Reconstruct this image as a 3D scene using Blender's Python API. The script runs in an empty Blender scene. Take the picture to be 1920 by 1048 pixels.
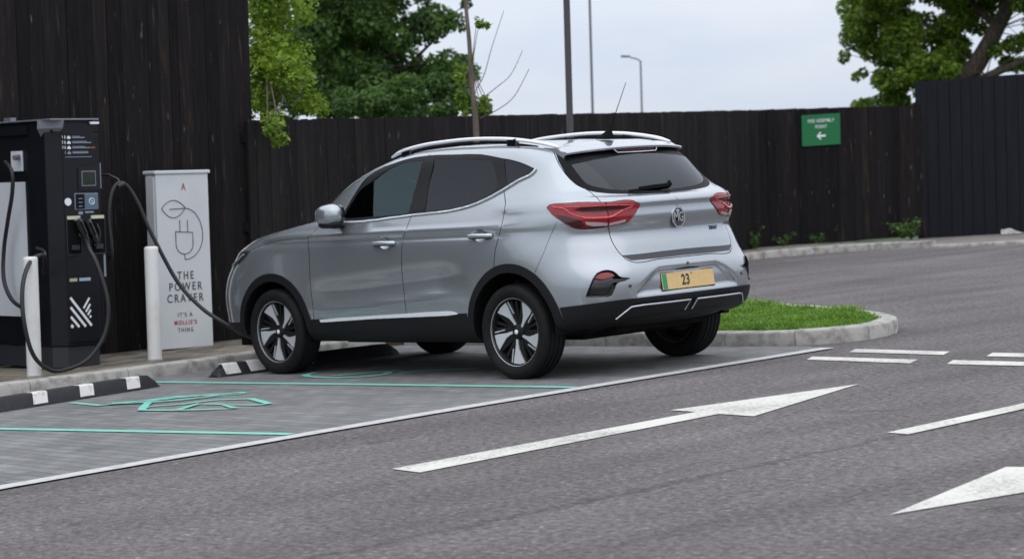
import bpy, bmesh, math, random
import numpy as np
from mathutils import Vector, Matrix, Quaternion, geometry
random.seed(7); RNG=np.random.default_rng(7)
scene=bpy.context.scene
# ------------------------------------------------------------------ camera
YAW,PITCH,ROLL=-0.7618789882,-0.0420662056,-0.0660035
CAMP=Vector((-11.4616675,11.7951914,1.3449163)); FPX=4425.82
d=Vector((math.cos(YAW)*math.cos(PITCH),math.sin(YAW)*math.cos(PITCH),math.sin(PITCH)))
r=Vector((math.sin(YAW),-math.cos(YAW),0)); u=r.cross(d)
r2=r*math.cos(ROLL)+u*math.sin(ROLL); u2=-r*math.sin(ROLL)+u*math.cos(ROLL)
cam=bpy.data.cameras.new('camera'); co=bpy.data.objects.new('camera',cam); scene.collection.objects.link(co)
M=Matrix((r2,u2,-d)).transposed().to_4x4(); M.translation=CAMP; co.matrix_world=M
cam.sensor_fit='HORIZONTAL'; cam.sensor_width=36; cam.lens=36*FPX/1920; cam.clip_start=.1; cam.clip_end=1500
cam.dof.use_dof=True; cam.dof.focus_distance=13.4; cam.dof.aperture_fstop=4.2
scene.camera=co
# ------------------------------------------------------------------ sky, sun, exposure
SUN_EL,SUN_AZ=math.radians(52),math.radians(150)      # azimuth of the direction to the sun, from +x
w=bpy.data.worlds.new('World'); scene.world=w; w.use_nodes=True
nt=w.node_tree; nt.nodes.clear(); N=nt.nodes.new; Lk=nt.links.new
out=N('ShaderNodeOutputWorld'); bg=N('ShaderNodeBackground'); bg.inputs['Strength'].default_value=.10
sky=N('ShaderNodeTexSky'); sky.sky_type='NISHITA'; sky.sun_disc=False; sky.sun_elevation=SUN_EL; sky.sun_rotation=math.pi/2-SUN_AZ
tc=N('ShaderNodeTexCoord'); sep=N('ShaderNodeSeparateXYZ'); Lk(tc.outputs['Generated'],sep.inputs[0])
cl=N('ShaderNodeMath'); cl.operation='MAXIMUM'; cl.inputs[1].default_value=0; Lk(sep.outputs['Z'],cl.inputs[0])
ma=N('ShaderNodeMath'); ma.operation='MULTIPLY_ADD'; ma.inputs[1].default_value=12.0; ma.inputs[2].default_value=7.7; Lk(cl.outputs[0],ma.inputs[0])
mp=N('ShaderNodeMapping'); mp.inputs['Scale'].default_value=(1,1,3.2); Lk(tc.outputs['Generated'],mp.inputs[0])
n1=N('ShaderNodeTexNoise'); n1.inputs['Scale'].default_value=5.5; n1.inputs['Detail'].default_value=6; n1.inputs['Roughness'].default_value=.5; Lk(mp.outputs[0],n1.inputs['Vector'])
rmp=N('ShaderNodeValToRGB'); rmp.color_ramp.elements[0].position=.34; rmp.color_ramp.elements[0].color=(.80,.90,1.09,1); rmp.color_ramp.elements[1].position=.68; rmp.color_ramp.elements[1].color=(1.06,1.09,1.16,1)
Lk(n1.outputs[0],rmp.inputs[0])
neu=N('ShaderNodeMix'); neu.data_type='RGBA'; mrn=N('ShaderNodeMapRange'); mrn.inputs[1].default_value=.10; mrn.inputs[2].default_value=.45; mrn.inputs[4].default_value=.85; Lk(cl.outputs[0],mrn.inputs[0]); Lk(mrn.outputs[0],neu.inputs[0]); Lk(rmp.outputs[0],neu.inputs[6]); neu.inputs[7].default_value=(.93,.965,1.04,1)
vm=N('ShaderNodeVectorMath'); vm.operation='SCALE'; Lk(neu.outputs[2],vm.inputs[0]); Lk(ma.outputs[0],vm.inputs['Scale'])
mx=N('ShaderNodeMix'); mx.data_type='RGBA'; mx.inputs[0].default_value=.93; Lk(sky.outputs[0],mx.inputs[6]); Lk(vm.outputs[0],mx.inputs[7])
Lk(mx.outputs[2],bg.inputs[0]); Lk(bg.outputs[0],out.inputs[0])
sl=bpy.data.lights.new('sun','SUN'); sl.energy=.55; sl.angle=math.radians(85); sl.color=(1,.97,.92)
so=bpy.data.objects.new('sun',sl); scene.collection.objects.link(so)
so.rotation_euler=Vector((math.cos(SUN_AZ)*math.cos(SUN_EL),math.sin(SUN_AZ)*math.cos(SUN_EL),math.sin(SUN_EL))).to_track_quat('Z','Y').to_euler()
scene.view_settings.view_transform='Standard'; scene.view_settings.look='None'; scene.view_settings.exposure=0.0; scene.view_settings.gamma=1
scene.cycles.max_bounces=8; scene.cycles.transparent_max_bounces=12; scene.cycles.sample_clamp_indirect=4
# ------------------------------------------------------------------ helpers
LEAN=Vector((-.026,-.027,1)).normalized()
LQ=Vector((0,0,1)).rotation_difference(LEAN)
def link(o): scene.collection.objects.link(o); return o
def tag(o,label=None,cat=None,group=None,kind=None):
    if label:o['label']=label
    if cat:o['category']=cat
    if group:o['group']=group
    if kind:o['kind']=kind
    return o
def thing(name,label,cat,loc=(0,0,0),rotz=0,group=None,lean=True):
    o=link(bpy.data.objects.new(name,None)); o.location=loc; o.rotation_mode='QUATERNION'
    q=Quaternion((0,0,1),rotz); o.rotation_quaternion=(LQ@q) if lean else q
    o.empty_display_size=.2
    return tag(o,label,cat,group)
class MB:
    def __init__(s): s.v=[];s.f=[];s.m=[];s.mi=0;s.col=[]
    def add(s,vs,fs,mi=None):
        b=len(s.v); s.v+= [tuple(x) for x in vs]; s.f+=[tuple(i+b for i in f) for f in fs]; s.m+=[s.mi if mi is None else mi]*len(fs); return s
    def box(s,a,b,mi=None):
        (x0,y0,z0),(x1,y1,z1)=a,b
        x0,x1=min(x0,x1),max(x0,x1);y0,y1=min(y0,y1),max(y0,y1);z0,z1=min(z0,z1),max(z0,z1)
        return s.add([(x0,y0,z0),(x1,y0,z0),(x1,y1,z0),(x0,y1,z0),(x0,y0,z1),(x1,y0,z1),(x1,y1,z1),(x0,y1,z1)],[(3,2,1,0),(4,5,6,7),(0,1,5,4),(1,2,6,5),(2,3,7,6),(3,0,4,7)],mi)
    def prism(s,poly,n0,n1,mi=None,f=lambda p,t:(p[0],p[1],t)):
        n=len(poly); vs=[f(p,n0) for p in poly]+[f(p,n1) for p in poly]
        return s.add(vs,[tuple(range(n-1,-1,-1)),tuple(range(n,2*n))]+[(i,(i+1)%n,n+(i+1)%n,n+i) for i in range(n)],mi)
    def tube(s,pts,rad,n=10,mi=None,caps=True,flat=1.0):
        pts=[Vector(p) for p in pts]; m=len(pts); R=rad if hasattr(rad,'__len__') else [rad]*m
        vs=[];up=None
        for i,p in enumerate(pts):
            t=(pts[min(i+1,m-1)]-pts[max(i-1,0)]).normalized()
            if up is None: up=Vector((0,0,1)) if abs(t.z)<.9 else Vector((1,0,0))
            a=t.cross(up)
            if a.length<1e-4: a=t.orthogonal()
            a.normalize(); b=a.cross(t).normalized(); up=b
            for k in range(n):
                an=2*math.pi*k/n; vs.append(p+a*math.cos(an)*R[i]+b*math.sin(an)*R[i]*flat)
        fs=[(i*n+k,i*n+(k+1)%n,(i+1)*n+(k+1)%n,(i+1)*n+k) for i in range(m-1) for k in range(n)]
        if caps: fs+=[tuple(range(n-1,-1,-1)),tuple((m-1)*n+k for k in range(n))]
        return s.add(vs,fs,mi)
    def build(s,name,mats,parent=None,smooth=None,bevel=0,seg=2,mpi=None,cols=None):
        me=bpy.data.meshes.new(name); me.from_pydata(s.v,[],s.f)
        if not isinstance(mats,(list,tuple)): mats=[mats]
        for m in mats: me.materials.append(m)
        me.polygons.foreach_set('material_index',s.m)
        if cols is not None:
            at=me.attributes.new('tint','FLOAT','FACE'); at.data.foreach_set('value',cols)
        bm=bmesh.new(); bm.from_mesh(me)
        if bevel:
            bmesh.ops.remove_doubles(bm,verts=bm.verts,dist=1e-5)
            ed=[e for e in bm.edges if len(e.link_faces)==2 and e.calc_face_angle(0)>.5]
            bmesh.ops.bevel(bm,geom=ed,offset=bevel,segments=seg,affect='EDGES',profile=.5)
        bmesh.ops.recalc_face_normals(bm,faces=bm.faces)
        bm.to_mesh(me); bm.free()
        if smooth is not None:
            for p in me.polygons: p.use_smooth=True
            me.set_sharp_from_angle(angle=math.radians(smooth))
        o=link(bpy.data.objects.new(name,me))
        if parent: o.parent=parent
        if mpi: o.matrix_parent_inverse=mpi
        return o
def spl(pts,n=8):
    P=[Vector(p) for p in pts]; out=[]
    for i in range(len(P)-1):
        p0=P[max(i-1,0)];p1=P[i];p2=P[i+1];p3=P[min(i+2,len(P)-1)]
        for k in range(n):
            t=k/n; out.append(.5*((2*p1)+(-p0+p2)*t+(2*p0-5*p1+4*p2-p3)*t*t+(-p0+3*p1-3*p2+p3)*t**3))
    out.append(P[-1]); return out
# ------------------------------------------------------------------ materials
MATS={}
def mat(name,col,rough=.5,metal=0,coat=0,spec=.5,var=None,bump=None,**kw):
    m=bpy.data.materials.new(name); m.use_nodes=True; t=m.node_tree; b=t.nodes['Principled BSDF']
    b.inputs['Base Color'].default_value=(*col,1); b.inputs['Roughness'].default_value=rough; b.inputs['Metallic'].default_value=metal
    b.inputs['Coat Weight'].default_value=coat; b.inputs['Coat Roughness'].default_value=.04; b.inputs['Specular IOR Level'].default_value=spec
    tcn=t.nodes.new('ShaderNodeTexCoord')
    if var:   # (scale, second colour, lo, hi, vector scale)
        sc,c2,lo,hi,vs=var
        mpn=t.nodes.new('ShaderNodeMapping'); mpn.inputs['Scale'].default_value=vs; t.links.new(tcn.outputs['Object'],mpn.inputs[0])
        nn=t.nodes.new('ShaderNodeTexNoise'); nn.inputs['Scale'].default_value=sc; nn.inputs['Detail'].default_value=6; nn.inputs['Roughness'].default_value=.6; t.links.new(mpn.outputs[0],nn.inputs['Vector'])
        rr=t.nodes.new('ShaderNodeValToRGB'); rr.color_ramp.elements[0].position=lo; rr.color_ramp.elements[1].position=hi
        rr.color_ramp.elements[0].color=(*col,1); rr.color_ramp.elements[1].color=(*c2,1); t.links.new(nn.outputs[0],rr.inputs[0]); t.links.new(rr.outputs[0],b.inputs['Base Color'])
    if bump:
        sc,st,ds=bump
        nn=t.nodes.new('ShaderNodeTexNoise'); nn.inputs['Scale'].default_value=sc; nn.inputs['Detail'].default_value=4; t.links.new(tcn.outputs['Object'],nn.inputs['Vector'])
        bb=t.nodes.new('ShaderNodeBump'); bb.inputs['Strength'].default_value=st; bb.inputs['Distance'].default_value=ds; t.links.new(nn.outputs[0],bb.inputs['Height']); t.links.new(bb.outputs[0],b.inputs['Normal'])
    for k,v in kw.items(): b.inputs[k].default_value=v
    MATS[name]=m; return m
def nodes(m): t=m.node_tree; return t,t.nodes['Principled BSDF']
def glassmat(name,tint,ior=1.5,gl=(1,1,1)):
    m=bpy.data.materials.new(name); m.use_nodes=True; t=m.node_tree; t.nodes.clear()
    o=t.nodes.new('ShaderNodeOutputMaterial'); mixs=t.nodes.new('ShaderNodeMixShader'); f=t.nodes.new('ShaderNodeFresnel'); f.inputs['IOR'].default_value=ior
    tr=t.nodes.new('ShaderNodeBsdfTransparent'); tr.inputs[0].default_value=(*tint,1); g=t.nodes.new('ShaderNodeBsdfGlossy'); g.inputs['Roughness'].default_value=.01; g.inputs['Color'].default_value=(*gl,1)
    t.links.new(f.outputs[0],mixs.inputs[0]); t.links.new(tr.outputs[0],mixs.inputs[1]); t.links.new(g.outputs[0],mixs.inputs[2]); t.links.new(mixs.outputs[0],o.inputs[0]); return m
paint=mat('silver_paint',(.375,.405,.432),rough=.23,metal=.68,coat=1.0)
t,b=nodes(paint)  # fine metallic flake
tcn=t.nodes.new('ShaderNodeTexCoord'); vo=t.nodes.new('ShaderNodeTexVoronoi'); vo.inputs['Scale'].default_value=1500; t.links.new(tcn.outputs['Object'],vo.inputs['Vector'])
nb=t.nodes.new('ShaderNodeBump'); nb.inputs['Strength'].default_value=.05; nb.inputs['Distance'].default_value=.0004; t.links.new(vo.outputs['Distance'],nb.inputs['Height']); t.links.new(nb.outputs[0],b.inputs['Normal'])
cladm=mat('black_cladding',(.0065,.0065,.008),rough=.55,spec=.28,bump=(900,.1,.0004))
gloss_black=mat('gloss_black',(.006,.006,.007),rough=.12,coat=.6)
matte_black=mat('matte_black',(.006,.006,.006),rough=.9,spec=.15)
liner=mat('dark_liner',(.010,.010,.010),rough=.95,spec=.1)
rubber=mat('tyre_rubber',(.008,.008,.009),rough=.7,spec=.22,var=(9,(.015,.0145,.014),.45,.75,(1,1,1)))
alloy=mat('machined_alloy',(.66,.68,.70),rough=.32,metal=.45)
rimblack=mat('rim_black',(.007,.007,.008),rough=.5,spec=.25)
chrome=mat('chrome',(.80,.81,.83),rough=.12,metal=1)
satin=mat('satin_rail',(.84,.86,.88),rough=.38,metal=.2)
handlem=mat('handle_satin',(.55,.575,.60),rough=.25,metal=.7)
redlens=mat('red_lens',(.25,.004,.010),rough=.12,coat=.35)
redbright=mat('red_light_strip',(.62,.03,.035),rough=.2,coat=1)
reddark=mat('dark_red_lens',(.045,.003,.005),rough=.15,coat=.3)
whitelens=mat('clear_lens',(.40,.33,.34),rough=.15,coat=1)
headm=mat('headlamp_lens',(.03,.035,.04),rough=.06,coat=1)
trimm=mat('carbon_trim',(.055,.055,.062),rough=.45,metal=.3)
frameb=mat('window_frame_black',(.008,.008,.010),rough=.45,spec=.2); bandb=mat('screen_band_black',(.004,.004,.005),rough=.5,spec=.12)
glassF=glassmat('door_glass',(.30,.40,.40),1.85,(.36,.50,.52))
glassD=glassmat('privacy_glass',(.035,.040,.045),1.60,(.50,.53,.58))
glassB=glassmat('rear_glass',(.05,.055,.06),1.62,(.80,.84,.9))
intm=mat('cabin_trim',(.02,.02,.022),rough=.85)
seatm=mat('seat_cloth',(.022,.022,.025),rough=.8)
# ---- body surface: rows of plan-view loops, rear centre -> side -> front centre ----
def pch(xs,ys,x):
    xs=np.array(xs,float);ys=np.array(ys,float);h=np.diff(xs);d=np.diff(ys)/h
    m=np.zeros(len(xs));m[0]=d[0];m[-1]=d[-1]
    for i in range(1,len(xs)-1):
        if d[i-1]*d[i]>0:
            w1=2*h[i]+h[i-1];w2=h[i]+2*h[i-1];m[i]=(w1+w2)/(w1/d[i-1]+w2/d[i])
    x=np.clip(x,xs[0],xs[-1]);i=np.clip(np.searchsorted(xs,x,side='right')-1,0,len(xs)-2)
    t=(x-xs[i])/h[i]
    return (2*t**3-3*t**2+1)*ys[i]+(t**3-2*t**2+t)*h[i]*m[i]+(-2*t**3+3*t**2)*ys[i+1]+(t**3-t**2)*h[i]*m[i+1]
# W, rear(R,a,n), front(F,a,n), zknots, crown
ROWS=[
 (.800,(-.66,.50,3.0),(3.34,.55,3.0),[(-.7,.37),(-.45,.33),(0,.27),(.4,.255),(2.2,.255),(3.0,.265),(3.4,.28)],0),
 (.868,(-.785,.62,3.5),(3.44,.62,3.2),[(-.8,.415),(-.4,.36),(0,.33),(.4,.32),(2.2,.32),(3.0,.33),(3.45,.34)],0),
 (.888,(-.825,.70,3.8),(3.47,.68,3.3),[(-.82,.505),(-.45,.47),(.4,.43),(2.2,.41),(3.0,.41),(3.5,.43)],0),
 (.897,(-.835,.74,3.8),(3.49,.72,3.3),[(-.82,.60),(-.4,.57),(.4,.54),(2.2,.53),(3.0,.54),(3.5,.56)],0),
 (.894,(-.822,.74,3.7),(3.485,.74,3.2),[(-.82,.70),(.4,.70),(2.2,.70),(3.5,.68)],0),
 (.892,(-.785,.75,3.3),(3.45,.76,3.0),[(-.82,.785),(-.3,.83),(.4,.86),(2.2,.85),(3.0,.80),(3.5,.77)],0),
 (.891,(-.765,.74,3.15),(3.41,.78,2.8),[(-.82,.90),(-.3,.93),(.4,.955),(2.2,.94),(3.0,.88),(3.45,.83)],0),
 (.883,(-.765,.72,3.1),(3.36,.80,2.7),[(-.82,1.03),(-.3,1.035),(.4,1.03),(1.3,1.025),(2.2,1.015),(2.7,.98),(3.1,.935),(3.4,.875)],.01),
 (.850,(-.745,.72,3.3),(3.22,.90,2.6),[(-.82,1.135),(-.3,1.14),(.4,1.13),(1.3,1.115),(2.0,1.095),(2.4,1.075),(2.8,1.035),(3.1,.98),(3.25,.945)],.01),
 (.800,(-.64,.66,3.1),(2.48,.60,2.7),[(-.7,1.205),(-.3,1.25),(.2,1.245),(1.3,1.22),(1.8,1.19),(2.1,1.13),(2.45,1.13)],.0),
 (.735,(-.545,.60,2.9),(2.17,.55,2.8),[(-.6,1.335),(-.2,1.37),(.3,1.375),(1.3,1.37),(1.8,1.345),(2.2,1.325)],0),
 (.660,(-.375,.52,2.9),(1.72,.52,2.8),[(-.45,1.485),(-.2,1.50),(.1,1.525),(.6,1.54),(1.1,1.54),(1.5,1.52),(1.75,1.50)],.01),
 (.600,(-.26,.50,2.9),(1.50,.50,2.8),[(-.4,1.53),(-.1,1.55),(.4,1.582),(.8,1.59),(1.15,1.583),(1.55,1.56)],.015),
 (.350,(-.06,.30,2.6),(1.25,.35,2.6),[(-.2,1.565),(.1,1.585),(.5,1.605),(.9,1.605),(1.2,1.59)],.004),
 (.001,(.08,.05,2.0),(.98,.05,2.0),[(0,1.59),(.3,1.60),(.6,1.61),(1,1.605)],0),
]
NSEG=[26,26,12,90,22,22]   # samples between landmarks
def quad(a,W,n,m=400):
    th=np.linspace(0,np.pi/2,m); return a*np.cos(th)**(2/n), W*np.sin(th)**(2/n)   # rear centre ->side
def loop(row):
    W,(R,a,n),(F,af,nf),zk,cr=row
    dx,y=quad(a,W,n); x=(R+a)-dx; y=y.copy()
    dx2,y2=quad(af,W,nf); x2=(F-af)+dx2; x2=x2[::-1];y2=y2[::-1]
    def n45(x,y):
        tx=np.gradient(x);ty=np.gradient(y); return int(np.argmin(np.abs(np.abs(tx)-np.abs(ty))+ (np.arange(len(x))<8)*9+(np.arange(len(x))>len(x)-8)*9))
    i1=n45(x,y); i2=n45(x2,y2)
    segs=[(x[:i1+1],y[:i1+1]),(x[i1:],y[i1:])]
    xa,xb=x[-1],x2[0]
    # side split at fixed fraction so columns stay near vertical
    segs.append(None); 
    X=np.concatenate([x[i1:],np.linspace(xa,xb,200)[1:-1],x2[:i2+1]]);Y=np.concatenate([y[i1:],np.full(198,W),y2[:i2+1]])
    def res(X,Y,m):
        s=np.concatenate([[0],np.cumsum(np.hypot(np.diff(X),np.diff(Y)))]); t=np.linspace(0,s[-1],m+1)
        return np.interp(t,s,X),np.interp(t,s,Y)
    A=res(x[:i1+1],y[:i1+1],NSEG[0]); B=res(X,Y,sum(NSEG[1:5])); D=res(x2[i2:],y2[i2:],NSEG[5])
    px=np.concatenate([A[0][:-1],B[0][:-1],D[0]]);py=np.concatenate([A[1][:-1],B[1][:-1],D[1]])
    zk=np.array(zk); z=pch(zk[:,0],zk[:,1],px)+cr*(1-(py/max(W,.01))**2)
    return np.stack([px,py,z],1)
def natspline(P,t,tt):
    n=len(t);h=np.diff(t);A=np.zeros((n,n));b=np.zeros((n,)+P.shape[1:])
    A[0,0]=A[-1,-1]=1
    for i in range(1,n-1):
        A[i,i-1]=h[i-1];A[i,i]=2*(h[i-1]+h[i]);A[i,i+1]=h[i]
        b[i]=6*((P[i+1]-P[i])/h[i]-(P[i]-P[i-1])/h[i-1])
    M=np.linalg.solve(A,b.reshape(n,-1)).reshape(P.shape)
    out=[]
    for x in tt:
        i=min(max(np.searchsorted(t,x,side='right')-1,0),n-2);a=(t[i+1]-x)/h[i];c=(x-t[i])/h[i]
        out.append(a*P[i]+c*P[i+1]+((a**3-a)*M[i]+(c**3-c)*M[i+1])*h[i]**2/6)
    return np.array(out)
SUB=12
def bump(x,c,w): return np.exp(-((x-c)/w)**2)
def sst(a,b,x): t=np.clip((x-a)/(b-a),0,1); return t*t*(3-2*t)
def build():
    L=np.array([loop(r) for r in ROWS])     # rows,cols,3
    d=np.linalg.norm(np.diff(L,axis=0),axis=2).mean(1)
    t=np.concatenate([[0],np.cumsum(d)])
    vv=np.concatenate([np.linspace(i,i+1,SUB,endpoint=False) for i in range(len(ROWS)-1)]+[[len(ROWS)-1.]])
    tt=np.interp(vv,np.arange(len(ROWS)),t)
    G=natspline(L,t,tt)        # nv,nu,3
    x,y,z=G[...,0],G[...,1],G[...,2]
    side=sst(-.45,-.1,x)*(1-sst(2.7,3.15,x))*sst(.6,.8,y)
    # haunches and door hollows
    off=.012*bump(x,-.02,.5)*bump(z,.80,.16)*sst(.6,.8,y)+.010*bump(x,2.585,.48)*bump(z,.82,.16)*sst(.6,.8,y)
    door=sst(.35,.75,x)*(1-sst(1.9,2.25,x))
    zc=.50+(.60-.50)*sst(.3,2.0,2.3-x)*.9     # lower crease height, rising to the rear
    off-=.030*door*bump(z,zc+.11,.08)*side
    off+=.015*door*bump(z,zc-.015,.032)*side
    # shoulder line: a soft ledge
    off+=side*(.009*bump(z,1.03,.022)-.012*bump(z,.985,.026))*(1-.75*sst(.35,-.25,x))
    # tailgate: hollow under the lamp line, ledge under it
    rear=(1-sst(-.60,-.45,x))
    G=G.copy()
    lamp_=(1-sst(-.42,-.28,x))
    offR=-.034*rear*bump(z,.955,.075)+.012*rear*bump(z,1.148,.022)-.010*rear*bump(z,1.10,.03)
    off=off-.012*(1-rear)*(1-sst(-.35,.1,x))*bump(z,.97,.08)*sst(.6,.8,y)+.008*(1-sst(-.05,.25,x))*bump(z,1.155,.03)*sst(.5,.7,y)
    hw=np.interp(z,[.50,.52,.68,.70],[.52,.50,.30,.25])
    rec=rear*sst(-.06,.0,hw-np.abs(y))*sst(.515,.56,z)*(1-sst(.675,.70,z))
    offR=offR-.030*rec
    G[...,1]+=off; G[...,0]-=offR
    G[...,1]=np.where(np.arange(G.shape[1])[None,:]%(G.shape[1]-1)==0,0,G[...,1])
    return vv,G
VV,G=build(); NU=G.shape[1]
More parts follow.
